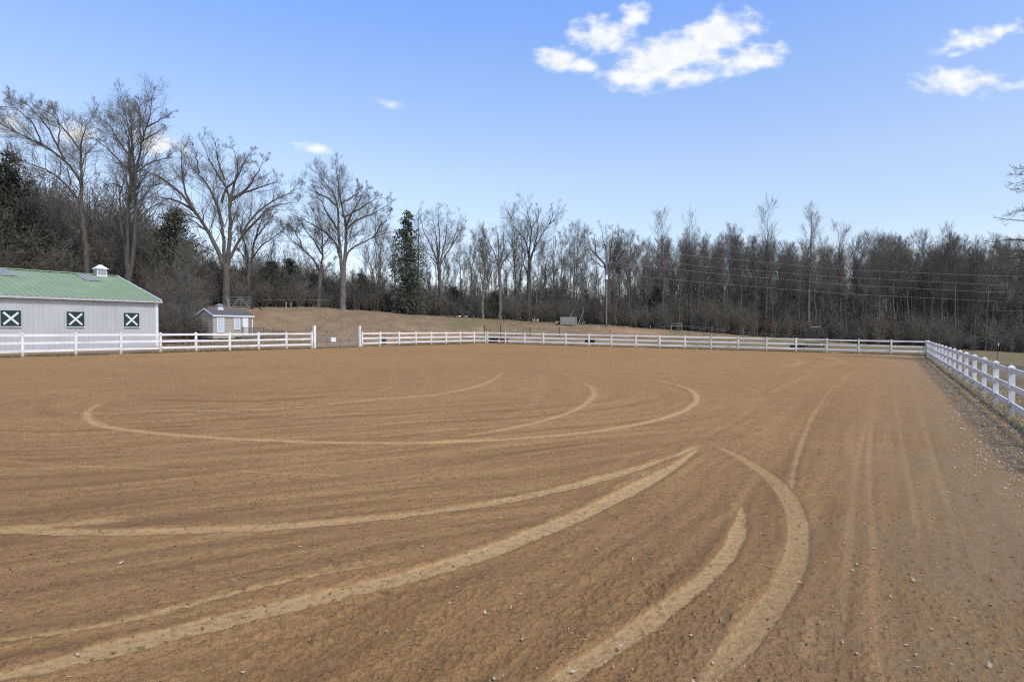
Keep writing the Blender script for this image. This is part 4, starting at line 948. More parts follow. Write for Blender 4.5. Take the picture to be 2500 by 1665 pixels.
def tree_obj(name, meshes, label, group, loc, bark, twig, cat='tree', rz=0, sc=1.0):
    root = empty(name, loc, rz); root.scale = (sc, sc, sc) if np.isscalar(sc) else sc; tag(root, label, cat, group)
    link('trunk', meshes['trunk'], bark, root); 
    if meshes.get('crown'): link('crown', meshes['crown'], twig, root)
    return root
def traced_tree(seed, d, base, limbs, zoom, label, r0=.45, dens=1.0, bark='bark', twig='twig', flare=1.5, depth=.55, tw=1.0, group='large bare trees'):
    """limbs: list of (polyline in crop pixels, start radius factor); zoom: (x0, y0, scale) of the crop"""
    x0, y0, sc = zoom; T = Tree(seed); r = T.r
    b = P(x0 + base[0] / sc, y0 + base[1] / sc, d); bz = gz(b.x, d); loc = Vector((b.x, d, min(b.z, bz)))
    first = True; Ps, Rs = [], []
    cx0 = base[0]
    for pts, rf in limbs:
        ytop = min(y_ for l_ in limbs for _, y_ in l_[0]); Hh = base[1] - ytop; kk = KTOP.get(seed, 1)
        pts = [(x, base[1] - (base[1] - y) * (1 - (1 - kk) * ((base[1] - y) / Hh) ** 1.5)) for x, y in pts]
        pp = [P(x0 + x / sc, y0 + y / sc, d) - loc for x, y in pts]
        side = r.uniform(-1, 1); arr = []
        Lh = np.linalg.norm(np.diff(np.array([p[:] for p in pp]), axis=0), axis=1).sum()
        for i, p in enumerate(pp):
            f = i / max(1, len(pp) - 1); arr.append((p.x, p.y + side * depth * Lh * f * f * .8 if rf < 1 else p.y + side * .06 * Lh * f, p.z))
        if first: arr[0] = (arr[0][0], arr[0][1], -.4)
        if not first:
            a0 = np.array(arr[0]); oth = np.concatenate(Ps); dj = np.hypot(oth[:, 0] - a0[0], oth[:, 2] - a0[2]); oy = oth[int(dj.argmin()), 1]
            if dj.min() < 1.5: arr = [(x_, y_ + oy - arr[0][1], z_) for x_, y_, z_ in arr]
            a0 = np.array(arr[0]); tk = Ps[0]; dd_ = np.linalg.norm(tk - a0, axis=1); j = int(dd_.argmin())
            if dd_[j] < 2.2: arr.insert(0, tuple(tk[max(0, j - 4)]))
        q = resample(arr, 16); q[2:] += r.normal(size=(14, 3)) * .05 * np.array([1, 1, .5])
        ra = r0 * rf; rad = ra * (1 - np.linspace(0, 1, 16) ** 1.1 * (.93 if not first else .18)); rad = np.maximum(rad, .02)
        if first: rad[0] *= flare; rad[1] *= 1 + (flare - 1) * .35
        T.put('trunk', q[None], rad[None], 9); Ps.append(q); Rs.append(rad); first = False
    Pm, Rm = np.array(Ps[1:]), np.array(Rs[1:])
    if len(Ps) == 1: Pm, Rm = np.array(Ps), np.array(Rs)
    L = np.linalg.norm(np.diff(Pm, axis=1), axis=2).sum(1)
    c1 = np.maximum(4, (L * 2.3 * dens)).astype(int)
    p1, r1 = T.spawn(Pm, Rm, c1, (.25, 1.0), (24, 56), (.28, .46), 7, .055, .12, .010, .014, lmax=5.0, shrink=.70)
    T.put('trunk', p1, r1, 5)
    p2, r2 = T.spawn(p1, r1, int(round(6 * dens)), (.12, 1.0), (18, 46), (.45, .75), 4, .08, .13, .009, .0095, shrink=.45, lmax=2.6)
    T.put('crown', p2, r2, 3)
    p3, r3 = T.spawn(p2, r2, int(round(7 * dens)), (.12, 1.0), (18, 48), (.55, .9), 3, .08, .16, .008, .0068 * tw, shrink=.4, lmax=1.5)
    T.put('crown', p3, r3, 3)
    p4, r4 = T.spawn(p3, r3, 1, (.2, 1.0), (18, 45), (.6, 1.0), 2, .08, .16, .008, .0056 * tw, shrink=.4, lmax=.8)
    T.put('crown', p4, r4, 3)
    return tree_obj('bare_tree', T.meshes(), label, group, loc, M[bark], M[twig])

KTOP = {1: .90, 2: .915, 3: .885, 4: .84, 5: .87, 6: .9}
Z1 = (0, 150, 2.85); Z2 = (360, 280, 3.016); Z3 = (680, 340, 3.563)
traced_tree(1, 66, (615, 1480), [
    ([(615, 1480), (610, 1300), (590, 1130), (580, 1000)], 1.0), ([(580, 1010), (575, 850), (570, 700), (540, 560), (525, 420), (530, 270), (520, 200)], .72),
    ([(575, 830), (530, 740), (470, 650), (390, 580), (350, 530), (270, 510), (150, 410), (20, 355)], .5), ([(470, 650), (430, 560), (400, 450), (340, 330), (260, 200), (180, 170)], .4),
    ([(570, 980), (520, 900), (470, 820), (400, 760), (330, 720), (230, 690), (100, 620), (0, 560)], .55), ([(540, 560), (480, 450), (400, 340), (340, 240), (190, 160)], .36),
    ([(350, 560), (340, 470), (310, 380), (200, 250), (60, 270)], .3), ([(570, 700), (590, 600), (620, 520), (640, 440)], .25), ([(430, 560), (440, 420), (400, 280), (320, 170)], .28)], Z1,
    'tall bare tree with long limbs sweeping left, behind the left end of the barn', r0=.30, dens=.95)
traced_tree(2, 68, (900, 1560), [
    ([(900, 1560), (900, 1500), (900, 1420)], 1.0),
    ([(915, 1480), (935, 1340), (955, 1150), (945, 900), (950, 780), (985, 640), (1000, 480), (1040, 400), (1080, 250), (1085, 110)], .75),
    ([(885, 1480), (890, 1280), (885, 1000), (890, 880), (850, 700), (820, 580), (790, 470), (720, 330), (610, 180)], .65),
    ([(885, 960), (930, 700), (915, 540), (880, 400), (840, 250), (780, 80)], .45), ([(900, 920), (890, 650), (870, 420), (800, 250), (710, 110)], .4),
    ([(875, 1380), (840, 1100), (800, 1030), (780, 850), (765, 700), (755, 630)], .42), ([(800, 1040), (740, 1000), (640, 985)], .22), ([(780, 850), (710, 790), (590, 800)], .2),
    ([(850, 700), (780, 640), (700, 520), (590, 450)], .3), ([(965, 1110), (1010, 1040), (1090, 970), (1170, 985), (1210, 1020)], .25), ([(955, 1050), (1000, 950), (1040, 840), (1150, 800), (1230, 740)], .28),
    ([(960, 760), (1040, 680), (1130, 630), (1235, 600)], .28), ([(1000, 520), (1080, 480), (1230, 440)], .26), ([(1000, 500), (980, 350), (950, 200), (940, 100)], .28), ([(1040, 400), (1140, 320), (1200, 220)], .26),
    ([(820, 580), (720, 420), (640, 300), (500, 180)], .3)], Z1,
    'tallest bare tree with several upright stems, rising behind the barn cupola', r0=.36, dens=.8)
traced_tree(3, 76, (582, 1400), [
    ([(582, 1400), (588, 1250), (590, 1100)], 1.0),
    ([(580, 1110), (530, 1000), (470, 850), (390, 720), (330, 600), (290, 450), (300, 300), (290, 130)], .62), ([(390, 720), (300, 560), (200, 450), (100, 380), (0, 340)], .4), ([(370, 690), (280, 620), (150, 570), (20, 560)], .33),
    ([(578, 1090), (570, 900), (560, 700), (520, 580), (460, 420), (370, 340), (350, 180)], .52), ([(600, 1090), (625, 900), (632, 700), (630, 560), (600, 430), (520, 330), (480, 200), (470, 100)], .6),
    ([(630, 650), (650, 500), (690, 350), (680, 200), (640, 90)], .4), ([(640, 600), (720, 540), (800, 450), (860, 330), (910, 240)], .36), ([(640, 580), (760, 530), (900, 500), (1060, 480)], .33),
    ([(610, 1060), (650, 980), (700, 880), (760, 720), (850, 620), (980, 520), (1090, 430)], .45), ([(690, 900), (800, 770), (900, 640), (1110, 590)], .33), ([(500, 1000), (420, 960), (340, 930)], .2), ([(570, 620), (600, 500), (700, 420), (760, 280), (840, 190)], .33),
    ([(460, 850), (420, 820), (340, 760), (230, 720)], .24), ([(600, 430), (560, 250), (580, 90)], .3), ([(430, 380), (420, 250), (400, 110)], .26)], Z2,
    'large spreading bare oak behind the shed, its trunk beside the pipe gate', r0=.50, dens=.9, twig='twig', flare=1.35)
traced_tree(4, 82, (560, 1470), [
    ([(560, 1470), (562, 1250), (558, 1080)], 1.0), ([(545, 1090), (530, 850), (520, 650), (540, 500), (520, 350), (440, 220), (400, 130)], .6), ([(575, 1070), (590, 850), (590, 650), (575, 480), (570, 300), (580, 130)], .62),
    ([(535, 1020), (500, 870), (440, 800), (380, 740), (300, 690), (200, 620), (60, 540)], .45), ([(510, 740), (460, 640), (400, 540), (350, 400), (255, 290)], .38), ([(590, 960), (680, 900), (790, 840), (900, 790), (1020, 770)], .4),
    ([(600, 740), (680, 640), (770, 600), (880, 520), (970, 410)], .38), ([(600, 700), (650, 580), (720, 460), (820, 280)], .36), ([(830, 830), (880, 720), (960, 650), (1010, 560)], .24), ([(575, 480), (640, 420), (720, 340), (690, 170)], .32),
    ([(520, 500), (470, 420), (360, 350), (270, 270)], .28), ([(585, 620), (700, 540), (850, 400), (960, 390)], .3)], Z3,
    'large round-crowned bare oak standing alone on the bank crest', r0=.44, dens=.95, bark='bark_pale', twig='twig', flare=1.4)
traced_tree(5, 83, (345, 1450), [
    ([(345, 1450), (355, 1300), (370, 1150)], 1.0), ([(370, 1170), (385, 980), (395, 750), (360, 560)], .6), ([(360, 1120), (310, 1020), (220, 930), (120, 830), (20, 680)], .5), ([(365, 1140), (300, 1120), (260, 1090)], .25), ([(380, 980), (320, 850), (250, 730), (230, 600)], .4),
    ([(385, 1150), (440, 1080), (520, 1020)], .3), ([(390, 900), (450, 800), (440, 660)], .32), ([(220, 930), (180, 800), (100, 680), (60, 600)], .3)], Z3,
    'lower spreading bare tree just left of the round-crowned oak', r0=.33, dens=1.0)
traced_tree(6, 79, (740, 1390), [
    ([(740, 1390), (745, 1200), (755, 1080)], 1.0), ([(765, 1090), (780, 900), (820, 700), (830, 560)], .6), ([(745, 1080), (720, 900), (700, 750), (690, 650)], .5), ([(770, 1040), (850, 940), (960, 880), (1080, 800)], .4), ([(735, 1080), (680, 990), (640, 900)], .35), ([(780, 900), (880, 760), (960, 640)], .38)], Z2,
    'smaller bare tree with a pale trunk right of the pipe gate', r0=.32, dens=.95, bark='bark_pale')

def stem_tree(seed, h, r0, crown_from=.35, spread=.28, n1=26, up=.16, ang=(22, 45), stems=1, lean=.03, dens=1.0, tw=1.0, n2=5, n3=5):
    """a straight wood-grown tree; or, with several stems, a vase"""
    T = Tree(seed); r = T.r; Ps, Rs = [], []
    if stems > 1:
        th = h * r.uniform(.22, .34); q = resample([(0, 0, -.4), (r.normal() * .1, r.normal() * .1, th * .5), (r.normal() * .15, r.normal() * .15, th)], 16)
        rad = r0 * np.linspace(1, .8, 16); rad[0] *= 1.4; T.put('trunk', q[None], rad[None], 8)
        for k in range(stems):
            az = 2 * math.pi * (k + r.uniform(-.3, .3)) / stems; top = h * r.uniform(.8, 1.0); sp_ = h * spread * r.uniform(.5, 1.1)
            e = q[-1 - r.integers(0, 5)]
            pts = [e, e + np.array([math.cos(az) * sp_ * .4, math.sin(az) * sp_ * .4, (top - th) * .3]), e + np.array([math.cos(az) * sp_ * .7, math.sin(az) * sp_ * .7, (top - th) * .65]), np.array([e[0] + math.cos(az) * sp_, e[1] + math.sin(az) * sp_, top])]
            s_ = resample(pts, 16); s_[2:] += r.normal(size=(14, 3)) * .12; Ps.append(s_); Rs.append(np.maximum(r0 * .55 * (1 - np.linspace(0, 1, 16) * .95), .018))
    else:
        lx, ly = r.normal(size=2) * lean * h
        q = resample([(0, 0, -.4), (lx * .2 + r.normal() * .1, ly * .2, h * .35), (lx * .6 + r.normal() * .15, ly * .6, h * .7), (lx, ly, h)], 16); q[2:] += r.normal(size=(14, 3)) * .06
        rad = np.maximum(r0 * (1 - np.linspace(0, 1, 16) ** 1.1 * .96), .016); rad[0] *= 1.35; Ps.append(q); Rs.append(rad)
    Pm, Rm = np.array(Ps), np.array(Rs); T.put('trunk', Pm, Rm, 7)
    k1 = n1 if stems == 1 else max(7, int(n1 * 3.0 / stems))
    p1, r1 = T.spawn(Pm, Rm, k1, (crown_from if stems == 1 else .2, 1.0), ang, (spread * .8, spread * 1.25) if stems == 1 else (.25, .45), 6, up, .10, .010, .013, lmax=7, shrink=.55); T.put('trunk', p1, r1, 4)
    p2, r2 = T.spawn(p1, r1, int(round(n2 * dens)), (.15, 1), (16, 42), (.45, .75), 4, up * .9, .13, .009, .0098, shrink=.42, lmax=2.8); T.put('crown', p2, r2, 3)
    p3, r3 = T.spawn(p2, r2, int(round(n3 * dens)), (.12, 1), (16, 42), (.55, .9), 3, .12, .14, .008, .0076 * tw, shrink=.4, lmax=1.6); T.put('crown', p3, r3, 3)
    return T.meshes()
def place(ms, px, d, label, group, bark='bark', twig='twig', h=None, href=1.0, top=None, name='bare_tree', dy=0):
    g = Gp(px, d); s = 1.0
    if top is not None: s = (P(px, top, d).z - g.z) / (href * 1.05)
    return tree_obj(name, ms, label, group, g, M[bark], M[twig], sc=s, rz=random.uniform(0, 6.28))
MG = 'tall bare trees in the middle of the tree line'
Z4 = (1000, 440, 4.355); Z5 = (1340, 500, 4.9); KTOP.update({21: .93, 22: .92, 23: .95, 26: .93, 35: .93})
traced_tree(21, 92, (340, 1420), [([(340, 1420), (325, 1150), (312, 880)], 1.0), ([(305, 900), (250, 700), (170, 560), (120, 420), (90, 280)], .5), ([(308, 880), (290, 650), (270, 480), (230, 260)], .5), ([(312, 880), (320, 600), (310, 380), (310, 200)], .55), ([(318, 880), (370, 650), (390, 450), (380, 240)], .5),
    ([(320, 890), (450, 680), (500, 500), (540, 300)], .48), ([(440, 690), (520, 540), (610, 350)], .3), ([(300, 880), (200, 780), (130, 650), (60, 480)], .35)], Z4, 'vase-shaped bare tree with a rounded even crown right of the dark cedar', r0=.30, group=MG, dens=.72)
traced_tree(22, 91, (960, 1440), [([(960, 1440), (962, 1100), (960, 880)], 1.0), ([(950, 900), (880, 700), (820, 560), (740, 420)], .5), ([(957, 880), (940, 640), (930, 450), (900, 370)], .5), ([(965, 880), (1000, 650), (1005, 440)], .5), ([(970, 890), (1060, 760), (1140, 600), (1200, 420)], .45), ([(880, 700), (800, 640), (700, 600), (660, 480)], .3), ([(960, 900), (860, 830), (760, 780)], .3)],
    Z4, 'bare tree of many forked limbs standing left of the tall open-crowned one', r0=.28, group=MG, bark='bark_pale', dens=.72)
traced_tree(35, 90, (775, 1460), [([(775, 1460), (778, 1300), (775, 1200)], 1.0), ([(770, 1220), (720, 1050), (660, 920), (620, 800)], .55), ([(780, 1220), (760, 1000), (740, 800), (720, 640)], .55), ([(785, 1220), (840, 1080), (880, 950), (900, 820)], .55), ([(780, 1220), (800, 1000), (800, 780), (770, 560)], .5), ([(775, 1200), (690, 1100), (600, 1040)], .35)],
    Z4, 'low multi-stemmed bare tree fanning from one clump at the foot of the bank', r0=.25, group=MG, bark='bark_pale', dens=.72)
traced_tree(23, 93, (1260, 1480), [([(1260, 1480), (1265, 1150), (1275, 840)], 1.0), ([(1275, 860), (1280, 650), (1300, 480), (1260, 300), (1210, 150)], .55), ([(1282, 850), (1340, 650), (1370, 450), (1350, 230)], .5), ([(1290, 800), (1380, 580), (1480, 450), (1570, 340), (1590, 270)], .42), ([(1270, 830), (1240, 600), (1150, 520), (1080, 380), (1050, 230)], .45),
    ([(1300, 480), (1380, 330), (1350, 190)], .28), ([(1480, 450), (1520, 330), (1500, 220)], .25), ([(1265, 1000), (1200, 880), (1190, 650), (1170, 420)], .42), ([(1280, 780), (1400, 680), (1490, 610)], .3)], Z4, 'tall bare tree with an open crown rising above the middle of the tree line', r0=.33, group=MG, dens=.72)
place(stem_tree(24, 22, .26, stems=3, spread=.12, n1=18), 1258, 95, 'bare tree standing close behind the tall open-crowned one, with a narrow top', MG, href=22, top=492)
place(stem_tree(25, 18, .17, crown_from=.35, spread=.16, n1=20), 1352, 92, 'thin straight bare tree left of the pair of leaning poles', MG, href=18, top=535)
traced_tree(26, 91, (715, 1440), [([(715, 1440), (705, 1050), (700, 730)], 1.0), ([(690, 770), (640, 640), (560, 560), (490, 450), (470, 250)], .5), ([(680, 740), (600, 700), (500, 620), (450, 500)], .35), ([(695, 740), (690, 560), (640, 400), (600, 230)], .5), ([(702, 740), (740, 560), (760, 380), (780, 190)], .52), ([(720, 740), (820, 640), (900, 480), (920, 290)], .45),
    ([(715, 760), (850, 700), (1000, 620), (1080, 480), (1130, 350)], .45), ([(725, 740), (800, 600), (850, 420), (860, 220)], .42), ([(703, 1140), (600, 1060), (500, 1000)], .25), ([(705, 1130), (800, 1090), (880, 1080)], .25), ([(1000, 620), (1050, 450), (1000, 330)], .28), ([(560, 560), (560, 400), (540, 230)], .3)], Z5,
    'broad bare oak with a rounded crown directly behind the utility pole', r0=.40, group=MG, dens=.82)
place(stem_tree(27, 18, .20, crown_from=.4, spread=.2, n1=24), 1400, 94, 'narrow bare tree beside the left of the broad oak', MG, href=18, top=545)
place(stem_tree(28, 19, .22, crown_from=.3, spread=.24, n1=42), 1618, 95, 'bare tree with thin spiky tops, right of the broad oak', MG, href=19, top=523)
place(stem_tree(29, 18, .22, crown_from=.3, spread=.25, n1=40), 1683, 95, 'pointed narrow bare tree standing right of a pale gap', MG, href=18, top=535)
place(stem_tree(30, 20, .25, crown_from=.38, spread=.27, n1=44), 1868, 99, 'bare tree whose forked top rises above the wood, left of two', MG, href=20, top=517)
place(stem_tree(31, 21, .28, crown_from=.36, spread=.25, n1=52), 1973, 99, 'bare tree with the highest crown above the right half of the wood', MG, href=21, top=513)
place(stem_tree(32, 19, .24, crown_from=.36, spread=.26, n1=44), 2052, 101, 'bare tree with an open round top right of the highest crown', MG, href=19, top=556)
place(stem_tree(33, 18, .22, crown_from=.35, spread=.18, n1=22), 1020, 90, 'narrow bare tree directly behind the dark cedar in the middle', MG, href=18, top=500)
place(stem_tree(34, 17, .20, stems=4, spread=.18, n1=20), 920, 88, 'slim many-stemmed bare tree between the round-crowned oak and the dark cedar', MG, href=17, top=508)

# slender wood-grown trees: nine shapes, copied with their parts
VAR = []
for k in range(9):
    hh = (17, 18, 16.5, 18.5, 17, 16, 18, 17.5, 16)[k]
    VAR.append((stem_tree(100 + k, hh, (.13, .15, .11, .17, .13, .11, .14, .12, .14)[k], crown_from=(.38, .46, .34, .48, .42, .28, .5, .4, .45)[k], spread=(.22, .26, .2, .25, .23, .25, .25, .2, .28)[k], n1=(34, 32, 30, 36, 32, 32, 30, 30, 34)[k], tw=1.0, n2=7, n3=6), hh))
PROTO = [None] * 9
def slender(px, d, h, label, group, bark='bark', twig='twig_brown', var=None):
    k = random.randrange(9) if var is None else var; ms, hh = VAR[k]; g = Gp(px, d); s = h / hh * random.uniform(.97, 1.03)
    if PROTO[k] is None:
        o = tree_obj('slender_tree', ms, label, group, g, M['bark_pale' if k % 3 == 1 else bark], M[twig]); PROTO[k] = o
    else:
        o = PROTO[k].copy(); C.objects.link(o); o.location = g
        for ch in PROTO[k].children:
            c_ = ch.copy(); C.objects.link(c_); c_.parent = o
        tag(o, label, 'tree', group)
    o.scale = (s * random.uniform(.9, 1.15),) * 2 + (s,); o.rotation_euler = (random.uniform(-.03, .03), random.uniform(-.03, .03), random.uniform(0, 6.28))
    return o
# skyline height of the wood by photo column (pixel of the tree tops)
SKY = [(-100, 470), (60, 440), (140, 455), (240, 560), (400, 590), (560, 640), (660, 560), (740, 600), (820, 650), (950, 560), (1050, 590), (1150, 560), (1240, 570), (1330, 580), (1400, 560), (1480, 590), (1560, 575), (1640, 565), (1740, 570), (1790, 560),
       (1850, 575), (1930, 585), (2060, 592), (2150, 578), (2180, 570), (2260, 585), (2300, 575), (2400, 582), (2440, 590), (2640, 590)]
def sky_y(px): return 8 + float(np.interp(px, [s[0] for s in SKY], [s[1] for s in SKY]))
LW = 'slender bare tree among the thin trunks of the left and middle tree line'
RW = 'slender bare tree among the packed trunks of the dense brown wood'
NT = 0
rs = random.Random(3)
for i in range(150):                                                    # dense wood on the right
    px = 1500 + (i + rs.random()) / 150 * 1130; d = float(crest_d((px - CX) / F)) + 1.5 + (i % 5) * 3.2 + rs.random() * 2.5
    h = (P(px, sky_y(px) + rs.uniform(6, 52), d).z - gz((px - CX) / F * d, d))
    slender(px, d, max(h, 7), RW, 'slender trees of the dense wood on the right', twig='twig_brown'); NT += 1
for i in range(70):                                                     # thinner middle
    px = 860 + (i + rs.random()) / 70 * 700; d = float(crest_d((px - CX) / F)) + 3 + (i % 4) * 4.5 + rs.random() * 3
    h = (P(px, sky_y(px) + rs.uniform(0, 110), d).z - gz((px - CX) / F * d, d))
    slender(px, d, max(h, 6), LW, 'slender trees along the left and middle tree line', bark='bark', twig='twig'); NT += 1
for i in range(66):                                                     # behind barn and shed
    px = -120 + (i + rs.random()) / 66 * 1020; d = float(crest_d((px - CX) / F)) + 4 + (i % 4) * 4 + rs.random() * 3
    h = (P(px, sky_y(px) + rs.uniform(0, 90), d).z - gz((px - CX) / F * d, d))
    slender(px, d, max(h, 5), LW, 'slender trees along the left and middle tree line', twig='twig'); NT += 1
# saplings right of the barn
for px, d, top, lb in ((397, 62, 640, 'single-stemmed sapling nearest the barn corner, on the leafy slope'), (455, 60, 560, 'pale thin sapling left of the shed, taller of the pair'), (472, 63, 600, 'thin sapling touching the left gable of the shed, shorter of the pair')):
    g = Gp(px, d); slender(px, d, P(px, top, d).z - g.z, lb, 'saplings beside the shed', bark='bark', twig='twig')

# ------------------------------------------------------------------ evergreens
def evergreen(seed, h, w, n, size=.22, top=.1, shape=1.0, gap=.0, low=.05):
    T = Tree(seed); r = T.r
    q = resample([(0, 0, -.3), (r.normal() * .1, 0, h * .5), (r.normal() * .15, 0, h)], 16); T.put('trunk', q[None], np.maximum(.018 * h * (1 - np.linspace(0, 1, 16) * .95), .02)[None], 7)
    nb = 190
    t = low + (1 - low) * np.linspace(0, 1, nb) ** .85; az = r.random(nb) * 6.283; Lb = w * (1 - t) ** shape * r.uniform(.35, 1.2, nb) + .15
    Pb = np.zeros((nb, 5, 3)); dirs = np.stack([np.cos(az), np.sin(az), r.uniform(-.05, .45, nb)], 1)
    for k in range(5): Pb[:, k] = np.array([0, 0, 1]) * (t * h)[:, None] + dirs * (Lb * k / 4)[:, None] + np.array([0, 0, -.12]) * (Lb * (k / 4) ** 2)[:, None]
    T.put('trunk', Pb, np.maximum(.012 * Lb[:, None] * np.linspace(1, .2, 5)[None], .012), 4)
    # foliage sprays: small bent blades along the branches
    bi = r.choice(nb, n, p=Lb / Lb.sum()); f = r.uniform(.22, 1.05, n); i = np.minimum((f * 4).astype(int), 3); ww = (f * 4 - i)[:, None]
    pos = Pb[bi, i] * (1 - ww) + Pb[bi, i + 1] * ww + r.normal(size=(n, 3)) * (.15 + .16 * Lb[bi])[:, None] * np.array([1, 1, .7])
    d = norm(dirs[bi] + r.normal(size=(n, 3)) * .8); sd = norm(np.cross(d, r.normal(size=(n, 3)))); L = size * r.uniform(.6, 1.5, n)[:, None]; wd = L * .28
    V = np.stack([pos - d * L * .5, pos + sd * wd, pos + d * L * .6, pos - sd * wd], 1).reshape(-1, 3)
    fo = np_mesh('foliage', V, [np.arange(n * 4).reshape(n, 4)], False)
    m = T.meshes(); m['crown'] = fo; return m
def put_ever(ms, px, d, top, href, label, group=None, wsc=1.0, name='evergreen_tree', loc=None):
    g = Gp(px, d) if loc is None else loc; s = (P(px, top, d).z - g.z) / href; root = empty(name, g, random.uniform(0, 6)); root.scale = (s * wsc, s * wsc, s); tag(root, label, 'tree', group)
    link('trunk', ms['trunk'], M['bark'], root); link('foliage', ms['crown'], M['cedar'], root); return root
EG = 'dark evergreens among the bare trees'
E1 = evergreen(201, 14, 4.0, 7000, .30, shape=.6, low=.03); E2 = evergreen(202, 12, 3.6, 8500, .28, shape=.55, low=.03); E3 = evergreen(203, 11, 3.2, 7000, .27, shape=.45, low=.02)
put_ever(E1, 28, 69, 372, 14, 'big dark cedar at the left edge of the photo, behind the barn roof', EG, .95)
put_ever(E2, 430, 76, 512, 12, 'dark cedar behind the shed, left of the spreading oak', EG, 1.0)
put_ever(E1, 995, 86, 516, 14, 'tall dark cedar in the middle of the tree line, right of the round-crowned oak', EG, .80)
for px, d, top, ms, hr, lb, wsc in ((660, 86, 640, E3, 11, 'dark low evergreen behind the bank, left of the lower spreading tree', 1.3), (708, 88, 632, E2, 12, 'dark low evergreen directly behind the lower spreading tree', 1.2), (880, 92, 668, E3, 11, 'short evergreen between the round-crowned oak and the tall cedar', 1.3), (1110, 100, 700, E3, 11, 'small evergreen half hidden right of the vase-shaped tree', 1.4),
                                    (1208, 92, 712, E3, 11, 'small brownish-green cedar below the multi-stemmed tree', 1.3), (1455, 96, 730, E2, 12, 'small evergreen at the foot of the broad oak', 1.2), (520, 84, 640, E3, 11, 'dark evergreen behind the trunk of the spreading oak', 1.4), (765, 92, 668, E2, 12, 'low evergreen just left of the round-crowned oak trunk', 1.2), (1600, 99, 700, E3, 11, 'evergreen hidden in the wood right of the utility pole', 1.3), (120, 72, 560, E2, 12, 'dark evergreen behind the barn roof, right of the edge cedar', 1.1)):
    put_ever(ms, px, d, top, hr, lb, EG, wsc)
# overhanging tree at the right edge: dense dark fine branches reaching in from the right
def edge_tree():
    T = Tree(77); r = T.r; d = 40; g = Gp(2592, d); h = 16
    q = resample([(0, 0, -.4), (.1, 0, 6), (0, .1, 11), (0, 0, h)], 16); rad = np.maximum(.34 * (1 - np.linspace(0, 1, 16) * .93), .03); T.put('trunk', q[None], rad[None], 9)
    nb = 70; t = r.uniform(.16, .97, nb); az = r.random(nb) * 6.283; az[:34] = math.pi + r.normal(size=34) * .7; L = (5.6 * (1 - t) ** .55 + .6) * r.uniform(.75, 1.05, nb)
    Pb = np.zeros((nb, 8, 3)); dr = np.stack([np.cos(az), np.sin(az), r.uniform(-.05, .3, nb)], 1)
    for k in range(8): Pb[:, k] = np.array([0, 0, 1]) * (t * h)[:, None] + dr * (L * k / 7)[:, None] + np.array([0, 0, -.05]) * (L * (k / 7) ** 2)[:, None] + r.normal(size=(nb, 3)) * .05 * k / 7
    T.put('trunk', Pb, np.maximum(.014 * L[:, None] * np.linspace(1, .15, 8)[None], .012), 5)
    L = L * 1
    p2, r2 = T.spawn(Pb, np.maximum(.014 * L[:, None] * np.linspace(1, .15, 8)[None], .012), 18, (.2, 1), (22, 50), (.16, .30), 5, .05, .14, .012, .011, shrink=.5); T.put('crown', p2, r2, 3)
    p3, r3 = T.spawn(p2, r2, 4, (.1, 1), (25, 60), (.4, .7), 4, .05, .16, .012, .008, shrink=.4); T.put('crown', p3, r3, 3)
    tree_obj('bare_tree', T.meshes(), 'bare tree whose dark fine branches reach in at the right edge of the photo', 'large bare trees', g, M['bark'], M['twig_brown'])
edge_tree()
# saplings that kept their russet leaves
def russet(px, d, top, label, seed, n=900):
    ms = stem_tree(seed, 4.5, .05, crown_from=.1, spread=.35, n1=16, n2=4, n3=3); r = np.random.default_rng(seed); g = Gp(px, d); s = (P(px, top, d).z - g.z) / 4.5
    root = empty('leafy_sapling', g); root.scale = (s * 1.2, s * 1.2, s); tag(root, label, 'tree', 'saplings with russet leaves')
    link('trunk', ms['trunk'], M['bark'], root); link('crown', ms['crown'], M['twig'], root)
    zz = r.uniform(.3, 4.3, n); rr_ = 1.15 * np.sqrt(r.random(n)) * np.clip(1.25 - zz / 4.6, .15, 1); a = r.random(n) * 6.283
    pos = np.stack([np.cos(a) * rr_, np.sin(a) * rr_, zz], 1); d1 = norm(r.normal(size=(n, 3))); d2 = norm(np.cross(d1, r.normal(size=(n, 3)))); L = r.uniform(.05, .12, n)[:, None]
    V = np.stack([pos - d1 * L, pos + d2 * L * .5, pos + d1 * L, pos - d2 * L * .5], 1).reshape(-1, 3)
    tag(link('leaf', np_mesh('leaf', V, [np.arange(4 * n).reshape(n, 4)], False), M['russet'], root), kind='stuff')
russet(1872, 96.5, 772, 'bushy sapling with orange-brown leaves at the edge of the wood', 301, 1500)
russet(1948, 98, 780, 'thin sapling with a few russet leaves left of the hay rack', 302, 300)
russet(1800, 95, 785, 'faint reddish sapling at the wood edge, left of the orange one', 303, 250)
russet(2170, 103, 765, 'reddish sapling in the wood above the right end of the far fence', 304, 300)
russet(1600, 92, 792, 'low reddish sapling right of the utility pole, near the small pipe gate', 305, 200)

